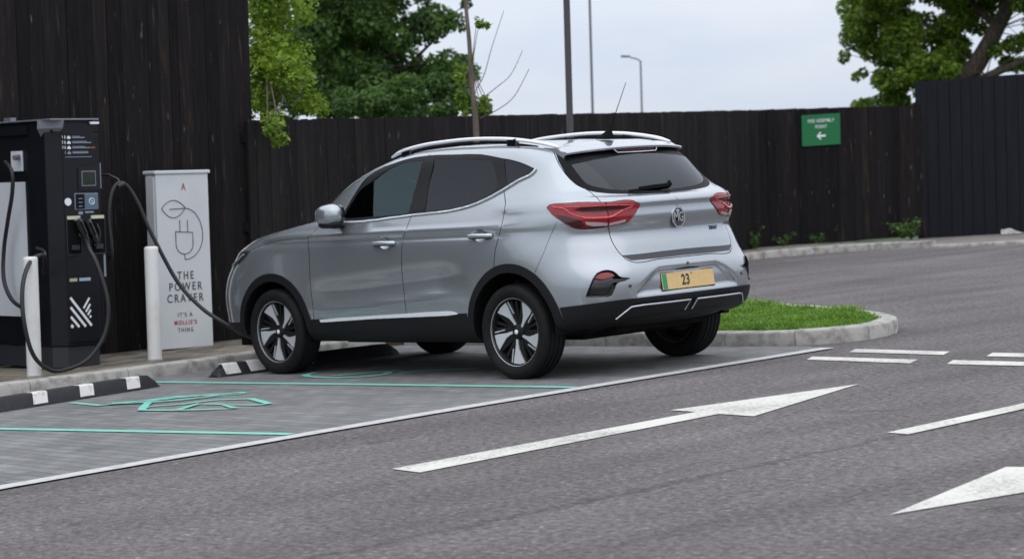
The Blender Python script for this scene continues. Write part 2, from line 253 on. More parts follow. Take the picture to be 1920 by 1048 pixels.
TR={
'dlo':[(127.4,8.11),(132.2,8.38),(141.9,8.78),(146.1,8.96),(148.5,9.15),(150.2,9.32),(151.4,9.47),(152.3,9.6),(152.9,9.72),(153.5,9.84),(154.2,9.96),(155.1,10.07),(156.0,10.16),(157.0,10.26),(157.7,10.35),(158.2,10.45),(158.3,10.54),(158.2,10.62),(157.8,10.7),(157.0,10.77),(155.6,10.82),(153.7,10.87),(151.7,10.91),(149.8,10.96),(147.7,10.99),(145.5,11.06),(143.0,11.12),(140.4,11.16),(137.5,11.19),(134.6,11.21),(131.6,11.23),(128.3,11.24),(124.8,11.24),(121.2,11.23),(117.6,11.21),(113.9,11.18),(110.3,11.15),(106.7,11.12),(103.2,11.1),(99.9,11.07),(96.7,11.06),(93.5,11.04),(90.3,11.02),(87.2,10.99),(84.0,10.98),(80.9,10.96),(77.9,10.92),(74.9,10.89),(72.0,10.85),(69.2,10.81),(66.5,10.77),(63.6,10.73),(60.8,10.7),(58.0,10.66),(55.3,10.61),(52.8,10.56),(50.3,10.5),(47.9,10.43),(45.8,10.36),(43.8,10.28),(41.8,10.21),(43.6,10.05),(44.9,9.96),(46.5,9.89),(48.1,9.83),(49.8,9.77),(51.5,9.71),(53.0,9.63),(54.5,9.55),(55.9,9.47),(57.3,9.38),(58.6,9.3),(60.0,9.21),(61.4,9.12),(62.6,9.01),(63.8,8.94),(64.8,8.85),(65.7,8.76),(66.5,8.62),(67.2,8.49),(68.1,8.39),(69.2,8.32),(70.5,8.27),(71.8,8.23),(73.2,8.2),(74.5,8.17),(75.8,8.16),(77.2,8.14),(78.7,8.13),(80.2,8.13),(81.7,8.12),(83.2,8.12),(84.7,8.12),(86.3,8.11),(87.9,8.11),(89.4,8.11),(91.0,8.11),(92.5,8.1),(94.1,8.09),(95.6,8.09),(97.2,8.08),(98.7,8.07),(100.3,8.06),(101.8,8.05),(103.4,8.05),(105.0,8.04),(106.5,8.04),(108.1,8.03),(109.8,8.03),(111.4,8.03),(113.1,8.02),(114.9,8.03),(116.7,8.03),(118.5,8.04),(120.6,8.05),(122.8,8.07),(125.0,8.09)],
'gF':[(131.9,8.43),(141.9,8.84),(146.1,9.04),(148.2,9.25),(149.4,9.42),(150.2,9.56),(151.0,9.7),(151.5,9.83),(151.8,9.95),(151.5,10.04),(150.4,10.1),(149.3,10.17),(148.8,10.25),(148.7,10.33),(148.6,10.41),(148.2,10.5),(147.8,10.59),(147.0,10.66),(146.2,10.72),(145.1,10.77),(143.6,10.81),(140.6,10.85),(137.1,10.87),(134.1,10.88),(130.9,10.88),(127.7,10.88),(123.8,10.68),(120.9,10.5),(118.6,10.34),(116.7,10.18),(115.2,10.03),(114.0,9.88),(113.0,9.72),(112.0,9.56),(110.9,9.39),(109.5,9.2),(107.0,8.94),(101.6,8.62),(95.9,8.23),(97.9,8.23),(99.9,8.23),(101.9,8.23),(103.9,8.23),(106.0,8.24),(108.1,8.24),(110.2,8.24),(112.4,8.25),(114.8,8.27),(117.3,8.28),(119.9,8.3),(122.6,8.32),(125.5,8.35),(128.6,8.39)],
'gR':[(118.9,10.91),(115.0,10.89),(111.1,10.88),(107.3,10.86),(103.5,10.84),(99.8,10.82),(96.1,10.8),(92.6,10.79),(89.1,10.77),(85.7,10.75),(82.4,10.74),(78.9,10.72),(75.4,10.71),(72.0,10.7),(69.5,10.48),(67.5,10.28),(66.0,10.1),(64.9,9.9),(63.7,9.68),(63.1,9.47),(64.3,9.33),(66.0,9.21),(67.5,9.07),(69.0,8.95),(70.3,8.84),(71.3,8.71),(72.2,8.57),(73.2,8.45),(74.1,8.37),(75.2,8.31),(76.6,8.28),(78.1,8.27),(79.8,8.27),(81.6,8.27),(83.2,8.27),(85.0,8.26),(86.8,8.25),(88.6,8.24),(93.5,8.6),(98.5,8.93),(101.1,9.18),(102.8,9.4),(104.1,9.59),(105.3,9.77),(106.5,9.94),(107.7,10.09),(109.1,10.23),(110.8,10.39),(112.9,10.55),(115.5,10.72)],
'gQ':[(62.6,10.65),(58.3,10.61),(55.5,10.55),(52.7,10.48),(49.8,10.41),(47.0,10.34),(44.9,10.26),(43.0,10.18),(45.4,10.09),(47.9,10.0),(49.8,9.91),(51.7,9.82),(53.6,9.72),(55.6,9.61),(57.6,9.49),(58.4,9.7),(59.3,9.91),(60.1,10.1),(60.9,10.27),(61.7,10.46)],
'doorF':[(133.2,6.98),(132.9,6.56),(131.9,6.17),(131.2,5.81),(130.7,5.39),(130.4,5.0),(130.3,4.78),(130.2,4.57),(130.2,4.37),(130.2,4.18),(130.2,4.01),(130.3,3.85),(130.3,3.69),(130.3,3.53),(130.2,3.35),(130.0,3.18),(129.8,3.0),(129.6,2.77),(129.7,2.53),(130.0,2.28),(130.2,2.03),(127.6,1.95),(125.8,1.9),(124.0,1.87),(122.2,1.85),(120.4,1.84),(118.6,1.84),(116.8,1.85),(115.0,1.87),(113.2,1.89),(111.3,1.92),(109.5,1.95),(107.7,1.98),(105.9,2.02),(104.1,2.05),(102.3,2.08),(100.6,2.11),(98.8,2.14),(97.0,2.17),(95.3,2.19),(93.6,2.21),(91.8,2.22),(91.7,2.45),(91.5,2.69),(91.1,2.92),(91.4,3.14),(92.1,3.33),(92.7,3.52),(93.1,3.68),(93.1,3.84),(92.9,4.01),(92.5,4.18),(92.2,4.36),(91.9,4.54),(91.8,4.71),(91.6,4.9),(91.5,5.13),(91.3,5.41),(91.2,5.75),(91.3,6.13),(91.3,6.54),(90.6,6.92),(90.6,7.21),(91.0,7.48),(91.3,7.73),(91.9,8.01),(93.0,8.14),(95.5,8.35),(101.0,8.72),(104.7,8.96),(106.7,9.19),(108.0,9.39),(109.1,9.56),(110.1,9.74),(111.2,9.92),(112.3,10.08),(113.7,10.23),(115.4,10.38),(117.5,10.55),(120.3,10.73),(123.9,10.93),(129.1,11.33)],
'doorR_':[(66.1,10.76),(64.7,10.55),(63.5,10.36),(62.4,10.18),(61.4,10.01),(60.5,9.78),(59.6,9.55),(58.6,9.3),(57.2,8.97),(55.2,8.58),(53.4,8.21),(52.7,8.03),(52.5,7.77),(52.4,7.52),(52.3,7.28),(52.1,7.04),(52.5,6.74),(53.0,6.41),(53.1,6.09),(53.4,5.8),(54.0,5.51),(54.5,5.23),(55.0,4.97),(55.4,4.78),(55.8,4.58),(56.1,4.4)],
'gate':[(29.1,11.8),(29.7,11.24),(30.2,10.88),(30.5,10.69),(30.6,10.5),(30.4,10.33),(29.9,10.16),(29.2,10.01),(28.4,9.84),(27.5,9.69),(26.5,9.55),(25.6,9.42),(24.8,9.32),(23.9,9.23),(23.2,9.11),(22.7,8.94),(22.6,8.7),(22.7,8.3),(22.4,8.09),(21.8,7.82),(21.2,7.48),(21.0,7.22),(20.6,7.0),(20.1,6.74),(19.6,6.5),(19.4,6.32),(19.4,6.13),(19.4,5.95),(19.3,5.75),(19.1,5.54),(18.8,5.34),(18.3,5.13),(17.6,4.85),(16.4,4.67),(15.4,4.59),(14.3,4.57),(13.1,4.58),(11.8,4.61),(10.5,4.65),(9.1,4.69),(7.7,4.7)],
'screen':[(30.2,10.57),(30.0,10.38),(29.7,10.21),(29.2,10.05),(28.5,9.88),(27.7,9.72),(26.7,9.58),(25.8,9.44),(25.0,9.34),(24.2,9.24),(23.4,9.15),(22.4,9.06),(21.3,9.0),(20.1,8.97),(19.0,8.94),(18.0,8.92),(17.0,8.9),(15.9,8.88),(14.8,8.87),(13.7,8.85),(12.5,8.84),(11.2,8.81),(9.8,8.79),(8.4,8.76),(7.0,8.73)],
'glassR':[(25.6,10.4),(25.4,10.25),(25.0,10.1),(24.6,9.96),(24.1,9.79),(23.6,9.64),(22.9,9.51),(22.0,9.43),(21.0,9.37),(19.9,9.32),(18.9,9.27),(17.8,9.22),(16.6,9.19),(15.4,9.17),(14.2,9.14),(12.9,9.12),(11.6,9.1),(10.2,9.08),(8.7,9.06),(7.2,9.04),(5.7,9.02)],
'lamp':[(36.7,8.04),(35.8,8.12),(34.3,8.14),(33.0,8.14),(31.8,8.14),(30.6,8.14),(29.5,8.14),(28.5,8.15),(27.5,8.15),(26.5,8.14),(25.4,8.14),(24.4,8.12),(23.4,8.11),(22.4,8.09),(21.3,8.08),(20.2,8.07),(19.1,8.08),(17.8,8.1),(16.5,8.11),(15.2,8.09),(14.1,8.05),(12.9,7.92),(12.1,7.76),(12.3,7.55),(12.8,7.38),(13.4,7.23),(14.1,7.1),(14.7,6.95),(15.5,6.82),(16.4,6.78),(17.4,6.76),(18.3,6.74),(19.1,6.72),(20.0,6.7),(21.0,6.67),(22.0,6.65),(23.0,6.63),(23.8,6.63),(24.7,6.63),(25.6,6.64),(26.8,6.67),(28.2,6.73),(29.6,6.85),(30.9,7.0),(31.7,7.1),(32.5,7.21),(33.7,7.36),(34.8,7.54),(35.8,7.79)],
'lampw1':[(25.5,7.02),(22.1,6.93),(20.3,6.87),(20.1,6.74),(23.4,6.75),(25.0,6.86)],
'lampw2':[(19.9,6.86),(16.1,6.99),(15.8,6.87),(17.5,6.79),(19.8,6.73)],
'lampd1':[(34.1,7.5),(31.0,7.39),(26.5,7.1),(25.2,6.78),(27.6,6.75),(30.6,7.03)],
'lampline':[(34.9,8.04),(33.5,8.01),(32.3,7.96),(31.2,7.83),(30.2,7.63),(29.2,7.46),(27.9,7.33),(26.5,7.24),(25.6,7.19),(24.7,7.17),(23.8,7.15),(22.9,7.15),(21.9,7.14),(21.0,7.13),(20.0,7.14),(19.1,7.18),(18.1,7.28),(17.0,7.4),(16.1,7.49),(15.1,7.59),(14.3,7.69)],
'trim':[(18.2,5.1),(13.4,5.13),(7.0,5.19),(7.6,4.77),(16.3,4.75),(17.4,4.92)],
'fog':[(28.4,2.64),(27.8,3.03),(27.4,3.2),(27.0,3.37),(26.6,3.55),(26.1,3.73),(25.2,3.99),(24.1,4.12),(23.4,4.16),(22.7,4.16),(21.7,4.06),(21.1,3.9),(20.6,3.69),(19.9,3.58),(19.0,3.54),(18.0,3.5),(19.5,3.38),(20.4,3.36),(21.1,3.3),(21.6,3.15),(21.9,2.96),(22.3,2.72),(22.7,2.53),(23.5,2.46),(24.5,2.49),(25.5,2.53),(26.4,2.56),(27.4,2.6)],
'fogred':[(25.8,3.72),(24.9,3.99),(24.1,4.05),(23.3,4.06),(22.5,4.07),(21.9,4.01),(21.3,3.76),(22.2,3.7),(23.1,3.65),(23.9,3.62),(24.7,3.63)],
'foglip':[(26.4,3.45),(25.3,3.47),(24.3,3.49),(23.3,3.51),(22.3,3.53),(21.2,3.53),(20.4,3.52),(19.6,3.5),(18.7,3.48),(19.8,3.41),(20.8,3.35),(21.8,3.32),(22.7,3.32),(23.5,3.33),(24.4,3.33),(25.1,3.3),(25.9,3.26),(26.8,3.21)],
'clad':[(35.6,2.14),(34.4,2.15),(33.2,2.15),(32.1,2.15),(31.0,2.14),(30.0,2.14),(28.9,2.14),(28.0,2.14),(27.0,2.14),(25.9,2.14),(25.0,2.14),(24.0,2.14),(23.0,2.14),(22.0,2.14),(21.0,2.14),(20.0,2.14),(19.0,2.13),(17.9,2.13),(16.8,2.12),(15.6,2.12)],
'sensor':[(17.7,2.93)],
'recess':[(16.2,2.21),(14.9,2.42),(14.0,2.66),(13.1,2.93),(12.0,3.17),(10.9,3.4),(9.7,3.61),(8.2,3.81),(7.2,3.85),(6.0,3.85),(4.5,3.84)],
'seamfuel':[(33.4,7.09),(33.9,6.86),(34.5,6.62),(35.1,6.37),(35.6,6.13),(36.0,5.92),(36.5,5.69),(37.0,5.46),(37.6,5.21),(38.4,4.97),(39.2,4.79),(40.0,4.61),(41.1,4.37),(42.2,4.15)],
'hoodl':[(162.2,6.46),(159.9,6.6),(158.1,6.74),(156.6,6.86),(155.0,6.95),(153.2,7.02),(151.1,7.05),(148.9,7.07),(146.6,7.08),(144.6,7.07),(142.6,7.06),(140.7,7.05),(138.7,7.04),(136.7,7.0),(134.7,6.96),(133.0,7.02),(132.2,7.2),(132.4,7.44),(132.8,7.74),(134.1,8.04)],
'hlamp':[(159.9,6.54),(164.4,6.64),(172.0,6.75),(172.0,6.42),(173.0,6.0),(173.0,5.58),(170.8,5.14),(166.4,5.41),(164.3,5.6),(162.7,5.79),(161.5,6.01),(160.6,6.27)],
'handF':[(102.8,6.09),(94.2,6.07)],
'handR':[(64.2,6.29),(55.8,6.42)],
'chrome':[(127.5,2.06),(125.6,2.08),(123.8,2.1),(122.0,2.11),(120.2,2.13),(118.5,2.15),(116.8,2.16),(115.1,2.17),(113.4,2.19),(111.7,2.2),(110.1,2.21),(108.4,2.22),(106.8,2.23),(105.1,2.24),(103.5,2.25),(101.8,2.26),(100.2,2.27),(98.6,2.28),(97.0,2.29),(95.4,2.3),(93.8,2.31),(92.2,2.32),(90.6,2.33),(89.0,2.34),(87.4,2.35),(85.8,2.36),(84.3,2.37),(82.7,2.37),(81.2,2.38),(79.6,2.38),(77.9,2.39),(76.2,2.39),(74.6,2.37),(73.1,2.29),(71.7,2.2),(73.1,2.17),(74.5,2.15),(76.1,2.13),(77.7,2.13),(79.2,2.12),(80.8,2.12),(82.4,2.12),(84.0,2.12),(85.6,2.11),(87.2,2.11),(88.8,2.11),(90.4,2.1),(92.1,2.1),(93.7,2.1),(95.3,2.09),(97.0,2.09),(98.6,2.08),(100.3,2.08),(102.0,2.07),(103.6,2.07),(105.3,2.06),(107.0,2.05),(108.6,2.04),(110.3,2.02),(112.0,2.01),(113.6,2.0),(115.3,1.98),(117.0,1.97),(118.7,1.95),(120.4,1.94),(122.1,1.92),(123.8,1.9),(125.5,1.89),(127.2,1.87)],
'frontline':[(165.3,5.05),(164.9,4.75),(164.7,4.47),(164.6,4.2),(164.5,3.94),(164.3,3.68),(164.1,3.43),(163.9,3.21),(163.9,2.98),(164.0,2.73),(164.3,2.46),(164.6,2.19),(165.0,1.88)],
'dloF':[(127.4,8.11),(132.2,8.38),(141.9,8.78),(146.8,8.99),(149.3,9.22),(151.0,9.41),(152.1,9.58),(152.9,9.72),(153.6,9.86),(154.6,10.01),(155.7,10.12),(156.8,10.24),(157.7,10.35),(158.2,10.45),(158.3,10.54),(158.2,10.62),(157.8,10.7),(157.0,10.77),(155.6,10.82),(153.7,10.87),(151.7,10.91),(149.7,10.95),(147.4,10.98),(145.1,11.04),(143.0,11.12)],
'dloB':[(41.8,10.21),(43.6,10.05),(45.3,9.94),(47.3,9.86),(49.4,9.79),(51.5,9.71),(53.4,9.61),(55.2,9.51),(56.9,9.41),(58.6,9.3),(60.3,9.19),(61.9,9.08),(63.3,8.96),(64.6,8.87),(65.7,8.76),(66.5,8.62),(67.2,8.49),(68.1,8.39),(69.2,8.32),(70.5,8.27),(71.8,8.23),(73.2,8.2),(74.7,8.17),(76.3,8.15),(78.0,8.14),(79.7,8.13),(81.5,8.12),(83.3,8.12),(85.2,8.12),(87.0,8.11),(88.9,8.11),(90.7,8.11),(92.5,8.1),(94.3,8.09),(96.0,8.08),(97.8,8.07),(99.6,8.07),(101.4,8.06),(103.2,8.05),(105.0,8.04),(106.8,8.03),(108.6,8.03),(110.5,8.03),(112.4,8.02),(114.4,8.03),(116.4,8.03),(118.5,8.04),(120.6,8.05),(122.8,8.07),(125.0,8.09),(127.4,8.11)],
'dloT':[(131.6,11.23),(127.3,11.21),(123.2,11.2),(119.2,11.18),(115.1,11.16),(111.1,11.14),(107.1,11.12),(103.2,11.1),(99.3,11.07),(95.6,11.05),(91.9,11.03),(88.2,11.0),(84.6,10.98),(80.9,10.96),(77.1,10.91),(73.5,10.87),(69.9,10.82),(66.5,10.77)],
'doorFa':[(133.2,6.98),(132.9,6.56),(131.9,6.17),(131.2,5.81),(130.7,5.39),(130.4,5.0),(130.3,4.78),(130.2,4.57),(130.2,4.37),(130.2,4.18),(130.2,4.01),(130.3,3.85),(130.3,3.69),(130.3,3.53),(130.2,3.35),(130.0,3.18),(129.8,3.0),(129.6,2.77),(129.7,2.53),(130.0,2.28),(130.2,2.03),(127.6,1.95),(125.8,1.9),(124.0,1.87),(122.2,1.85),(120.4,1.84),(118.6,1.84),(116.8,1.85),(115.0,1.87),(113.2,1.89),(111.3,1.92),(109.5,1.95),(107.7,1.98),(105.9,2.02),(104.1,2.05),(102.3,2.08),(100.6,2.11),(98.8,2.14),(97.0,2.17),(95.3,2.19),(93.6,2.21),(91.8,2.22),(91.7,2.45),(91.5,2.69),(91.1,2.92),(91.4,3.14),(92.1,3.33),(92.7,3.52),(93.1,3.68),(93.1,3.84),(92.9,4.01),(92.5,4.18),(92.2,4.36),(91.9,4.54),(91.7,4.71),(91.6,4.9),(91.4,5.13),(91.3,5.41)],
'bline':[(91.3,5.41),(91.1,5.75),(91.2,6.13),(91.3,6.54),(90.6,6.92),(90.6,7.21),(91.0,7.48),(91.3,7.73),(91.9,8.01),(93.0,8.14),(95.5,8.35),(101.0,8.72),(104.7,8.96),(106.7,9.19),(108.0,9.39),(109.1,9.56),(110.1,9.74),(111.2,9.92),(112.3,10.08),(113.7,10.23),(115.4,10.38),(117.5,10.55),(120.3,10.73),(123.9,10.93),(129.1,11.33)],
}
# ------------------------------------------------------------------ the car
CAR=link(bpy.data.objects.new('parked_car',None)); CAR.location=(1.3,0,0)
tag(CAR,'silver grey compact electric SUV parked nose-in at the charger, seen from its rear corner','car')
CINV=Matrix.Translation((-1.3,0,0))
NVG,NUG=G.shape[:2]
du=np.gradient(G,axis=1); dv=np.gradient(G,axis=0)
NG=np.cross(dv,du); NG/=np.maximum(np.linalg.norm(NG,axis=2,keepdims=True),1e-9)
if NG[60,100,1]<0: NG=-NG
NG[-1]=(0,0,1); NG[-SUB:-1]=NG[-SUB:-1]*np.array([1,1,1])
NG[:,0,1]=0; NG[:,-1,1]=0; NG/=np.maximum(np.linalg.norm(NG,axis=2,keepdims=True),1e-9)
def bil(A,u,v):
    u=np.clip(u,0,NUG-1.0001); v=np.clip(np.asarray(v)*SUB,0,NVG-1.0001); i=v.astype(int); j=u.astype(int); a=(v-i)[...,None]; b_=(u-j)[...,None]
    return (1-a)*(1-b_)*A[i,j]+(1-a)*b_*A[i,j+1]+a*(1-b_)*A[i+1,j]+a*b_*A[i+1,j+1]
def S(u,v,off=0.):
    u=np.asarray(u,float); v=np.asarray(v,float); n=bil(NG,u,v); n/=np.linalg.norm(n,axis=-1,keepdims=True)
    return bil(G,u,v)+n*np.asarray(off)[...,None] if np.ndim(off) else bil(G,u,v)+n*off, n
fine_u,fine_v=np.meshgrid(np.linspace(0,NUG-1,NUG*2-1),np.linspace(0,14,14*24+1)); FP,_=S(fine_u,fine_v)
def refine(u_,v_,tgt,ax):
    p=np.array([u_,v_])
    for _ in range(8):
        P0=S([p[0]],[p[1]])[0][0]; e=np.array(tgt)-P0[list(ax)]; h=.05
        Ju=(S([p[0]+h],[p[1]])[0][0]-P0)[list(ax)]/h; Jv=(S([p[0]],[p[1]+h])[0][0]-P0)[list(ax)]/h; Jm=np.array([Ju,Jv]).T
        if abs(np.linalg.det(Jm))<1e-9: break
        q=p+np.clip(np.linalg.solve(Jm,e),-.5,.5)
        if q[0]<0 or q[0]>NUG-2 or q[1]<0 or q[1]>13.9: break
        p=q
    return (float(p[0]),float(p[1])) if abs(p[0]-u_)<2 and abs(p[1]-v_)<1 else (u_,v_)
def uv_xz(x,z,umin=26,umax=172):
    m=(fine_u>umin)&(fine_u<umax); dd=np.where(m,(FP[...,0]-x)**2+(FP[...,2]-z)**2,9); k=np.unravel_index(np.argmin(dd),dd.shape); return refine(float(fine_u[k]),float(fine_v[k]),(x,z),(0,2))
def uv_yz(y,z):
    m=fine_u<40; dd=np.where(m,(FP[...,1]-y)**2+(FP[...,2]-z)**2,9); k=np.unravel_index(np.argmin(dd),dd.shape); return (float(fine_u[k]),float(fine_v[k]))
SU,SV=.026,.11
def isoM(p): return np.array(p,float)*[SU,SV]
def dens(poly,closed=True,step=.03):
    P=isoM(poly); P=P[np.concatenate([[True],np.linalg.norm(np.diff(P,axis=0),axis=1)>1e-4])]; out=[]; n=len(P)
    for i in range(n if closed else n-1):
        a,b_=P[i],P[(i+1)%n]; k=max(1,int(np.ceil(np.linalg.norm(b_-a)/step)))
        for j in range(k): out.append(a+(b_-a)*j/k)
    if not closed: out.append(P[-1])
    return np.array(out)
def csm(poly,closed=True,n=4):      # smooth through the points (Catmull-Rom in uv)
    P=np.array(poly,float); m=len(P); out=[]
    for i in range(m if closed else m-1):
        g=lambda k:P[k%m] if closed else P[min(max(k,0),m-1)]
        p0,p1,p2,p3=g(i-1),g(i),g(i+1),g(i+2)
        for j in range(n):
            t_=j/n; out.append(.5*((2*p1)+(-p0+p2)*t_+(2*p0-5*p1+4*p2-p3)*t_*t_+(-p0+3*p1-3*p2+p3)*t_**3))
    if not closed: out.append(P[-1])
    return [tuple(x) for x in out]
def inside(P,poly):
    x,y=P[:,0],P[:,1]; r_=np.zeros(len(P),bool); n=len(poly); j=n-1
    for i in range(n):
        xi,yi=poly[i];xj,yj=poly[j]
        if yi!=yj:
            c=((yi>y)!=(yj>y))&(x<(xj-xi)*(y-yi)/(yj-yi)+xi); r_^=c
        j=i
    return r_
def arch(cx,cz,rad,a0=-12,a1=192,n=34):
    return [uv_xz(cx+rad*math.cos(math.radians(a)),cz+rad*math.sin(math.radians(a)),18,180) for a in np.linspace(a0,a1,n)]
def uvs(l): return [tuple(p) for p in l]
# regions
archRi=arch(-.01,.335,.392); archRo=arch(-.015,.335,.452,5,175)
archFi=arch(2.575,.325,.380); archFo=arch(2.57,.325,.440,0,180)
def opening(a): return [(a[0][0],-1)]+a+[(a[-1][0],-1)] if a[0][0]<a[-1][0] else [(a[0][0],-1)]+a+[(a[-1][0],-1)]
holes=[opening(archRi),opening(archFi)]
T=TR
sillline=[uv_xz(x,z) for x,z in ((.44,.455),(.8,.45),(1.4,.435),(2.13,.418))]
rearclad=[(0,2.10)]+[tuple(p) for p in T['clad'][::-1]]
frontclad=[uv_xz(3.0,.40,120,180),(172,1.75),(185,1.7),(199,1.65)]
cladpoly=[(-1,-1),(-1,2.10)]+rearclad+archRo[::-1]+sillline+archFo[::-1]+frontclad+[(199,-1)]
if archRo[0][0]<archRo[-1][0]: cladpoly=[(-1,-1),(-1,2.10)]+rearclad+archRo+sillline+archFo+frontclad+[(199,-1)]
dlo=T['dlo']
gF,gR,gQ=T['gF'],T['gR'],T['gQ']
dtop=[T['dlo'][i] for i in range(0,8)]
bl=T['bline']; doorFl=T['doorFa'][:-1]+bl; doorF=doorFl+T['dloF'][::-1]
doorR=bl+T['dloT'][1:-1]+T['doorR_']+[uv_xz(.44,.5),uv_xz(.46,.30),(91.8,1.9)]
doorRl=T['doorR_']
gate_l=T['gate']+[(0,4.70)]
gatep=gate_l+[(-1,4.70),(-1,11.8),(0,11.8)]
screen=T['screen']+[(-1,8.66),(-1,11.25),(29.0,11.15)]
glR=T['glassR']+[(-1,8.96),(-1,10.78),(8,10.74),(18,10.60)]
lamp=T['lamp']
trim=T['trim'][:3]+[(-1,T['trim'][2][1]+.02),(-1,T['trim'][3][1]+.02)]+T['trim'][3:]
fog=T['fog']
wind=[(176,9.15),(174.5,10),(173.5,11.0),(174,11.55),(185,11.75),(199,11.75),(199,9.05),(186,9.05)]
hood_l=T['hoodl']+[(150,8.6),(165,8.95),(180,8.98),(198,8.98)]
hood=T['hoodl']+[(150,8.6),(165,8.95),(180,8.98),(199,8.98),(199,6.3),(180,6.35),(163,6.4)]
hl=csm([(159.87,6.536),(164.35,6.641),(171,6.70),(178,6.3),(179,5.8),(172,5.2),(166.4,5.411),(162.67,5.791)],n=2)
chromep=T['chrome']
recess=[(-1,2.2)]+T['recess']+[(-1,3.85)]
CUPS=[]
for uvp in (T['handF'],T['handR']):
    A0=S([uvp[0][0]],[uvp[0][1]])[0][0]; B0=S([uvp[1][0]],[uvp[1][1]])[0][0]; c=(A0+B0)/2
    CUPS.append([uv_xz(c[0]+.058*math.cos(a_),c[2]+.044*math.sin(a_)) for a_ in np.linspace(0,2*math.pi,20,endpoint=False)])
REG=[ # key, polygon
 ('hole',holes[0]),('hole',holes[1]),('gF',gF),('gR',gR),('gQ',gQ),('dlo',dlo),('lamp',lamp),('fog',fog),('glR',glR),('screen',screen),('wind',wind),('hl',hl),
 ('chrome',chromep),('cup',CUPS[0]),('cup',CUPS[1]),('trim',trim),('clad',cladpoly)]
SUBREG=[('doorF',doorF),('doorR',doorR),('gate',gatep),('hood',hood)]
GAPS=[(doorFl,.0028),(doorRl,.0028),(gate_l,.003),([(30.5,11.8),(0,11.8)],.002),(T['hoodl'],.0025),(T['seamfuel'],.0015),(T['frontline'],.0015)]
inp_v=[];inp_e=[]
def addline(P,closed):
    b0=len(inp_v); inp_v.extend([tuple(p) for p in P]); n=len(P)
    inp_e.extend([(b0+i,b0+(i+1)%n) for i in range(n if closed else n-1)])
U1,V1=(NUG-1)*SU,14*SV
def clip(P): P=P.copy(); P[:,0]=np.clip(P[:,0],0,U1); P[:,1]=np.clip(P[:,1],0,V1); return P
addline(dens([(0,0),(NUG-1,0),(NUG-1,14),(0,14)],step=.04),True)
RP=[(k,clip(dens(p))) for k,p in REG]; SP=[(k,clip(dens(p))) for k,p in SUBREG]
for k,p in RP: addline(p,True)
GP=[]
def metric(P):
    u_,v_=P[:,0]/SU,P[:,1]/SV
    su=np.linalg.norm(bil(du,u_,v_),axis=1)/SU; sv=np.linalg.norm(bil(dv,u_,v_),axis=1)*SUB/SV
    return np.maximum(su,.05),np.maximum(sv,.05)
for l,hw in GAPS:
    P=dens(l,False,.02); t_=np.gradient(P,axis=0); su,sv=metric(P)
    wx,wy=t_[:,0]*su,t_[:,1]*sv; ln=np.hypot(wx,wy); nx,ny=-wy/ln,wx/ln
    A=P+np.stack([nx/su,ny/sv],1)*hw; B=P-np.stack([nx/su,ny/sv],1)*hw
    A=clip(A);B=clip(B); addline(A,False); addline(B,False); GP.append((P,A,B))
allp=np.array(inp_v)
gu,gv=np.meshgrid(np.arange(.02,U1,.032),np.arange(.015,V1,.030)); gg=np.stack([gu.ravel(),gv.ravel()],1)
keep=[]
for i in range(0,len(gg),2000):
    c=gg[i:i+2000]; dmin=((c[:,None,:]-allp[None])**2).sum(2).min(1); keep.append(c[dmin>.010**2])
gg=np.concatenate(keep); inp_v.extend([tuple(p) for p in gg])
res=geometry.delaunay_2d_cdt([Vector(p) for p in inp_v],inp_e,[],0,1e-6)
CV=np.array([tuple(p) for p in res[0]]); CF=np.array([f for f in res[2] if len(f)==3])
ctr=CV[CF].mean(1); key=np.full(len(CF),'body',dtype=object)
inb=(ctr[:,0]>0)&(ctr[:,0]<U1)&(ctr[:,1]>0)&(ctr[:,1]<V1)
for k,p in SP[::-1]: key[inside(ctr,p)]=k
for P,A,B in GP:
    for i in range(len(P)-1):
        q=[A[i],A[i+1],B[i+1],B[i]]; key[inside(ctr,q)]='gap'
gapfree=key.copy()
for k,p in RP[::-1]: key[inside(ctr,p)]=k
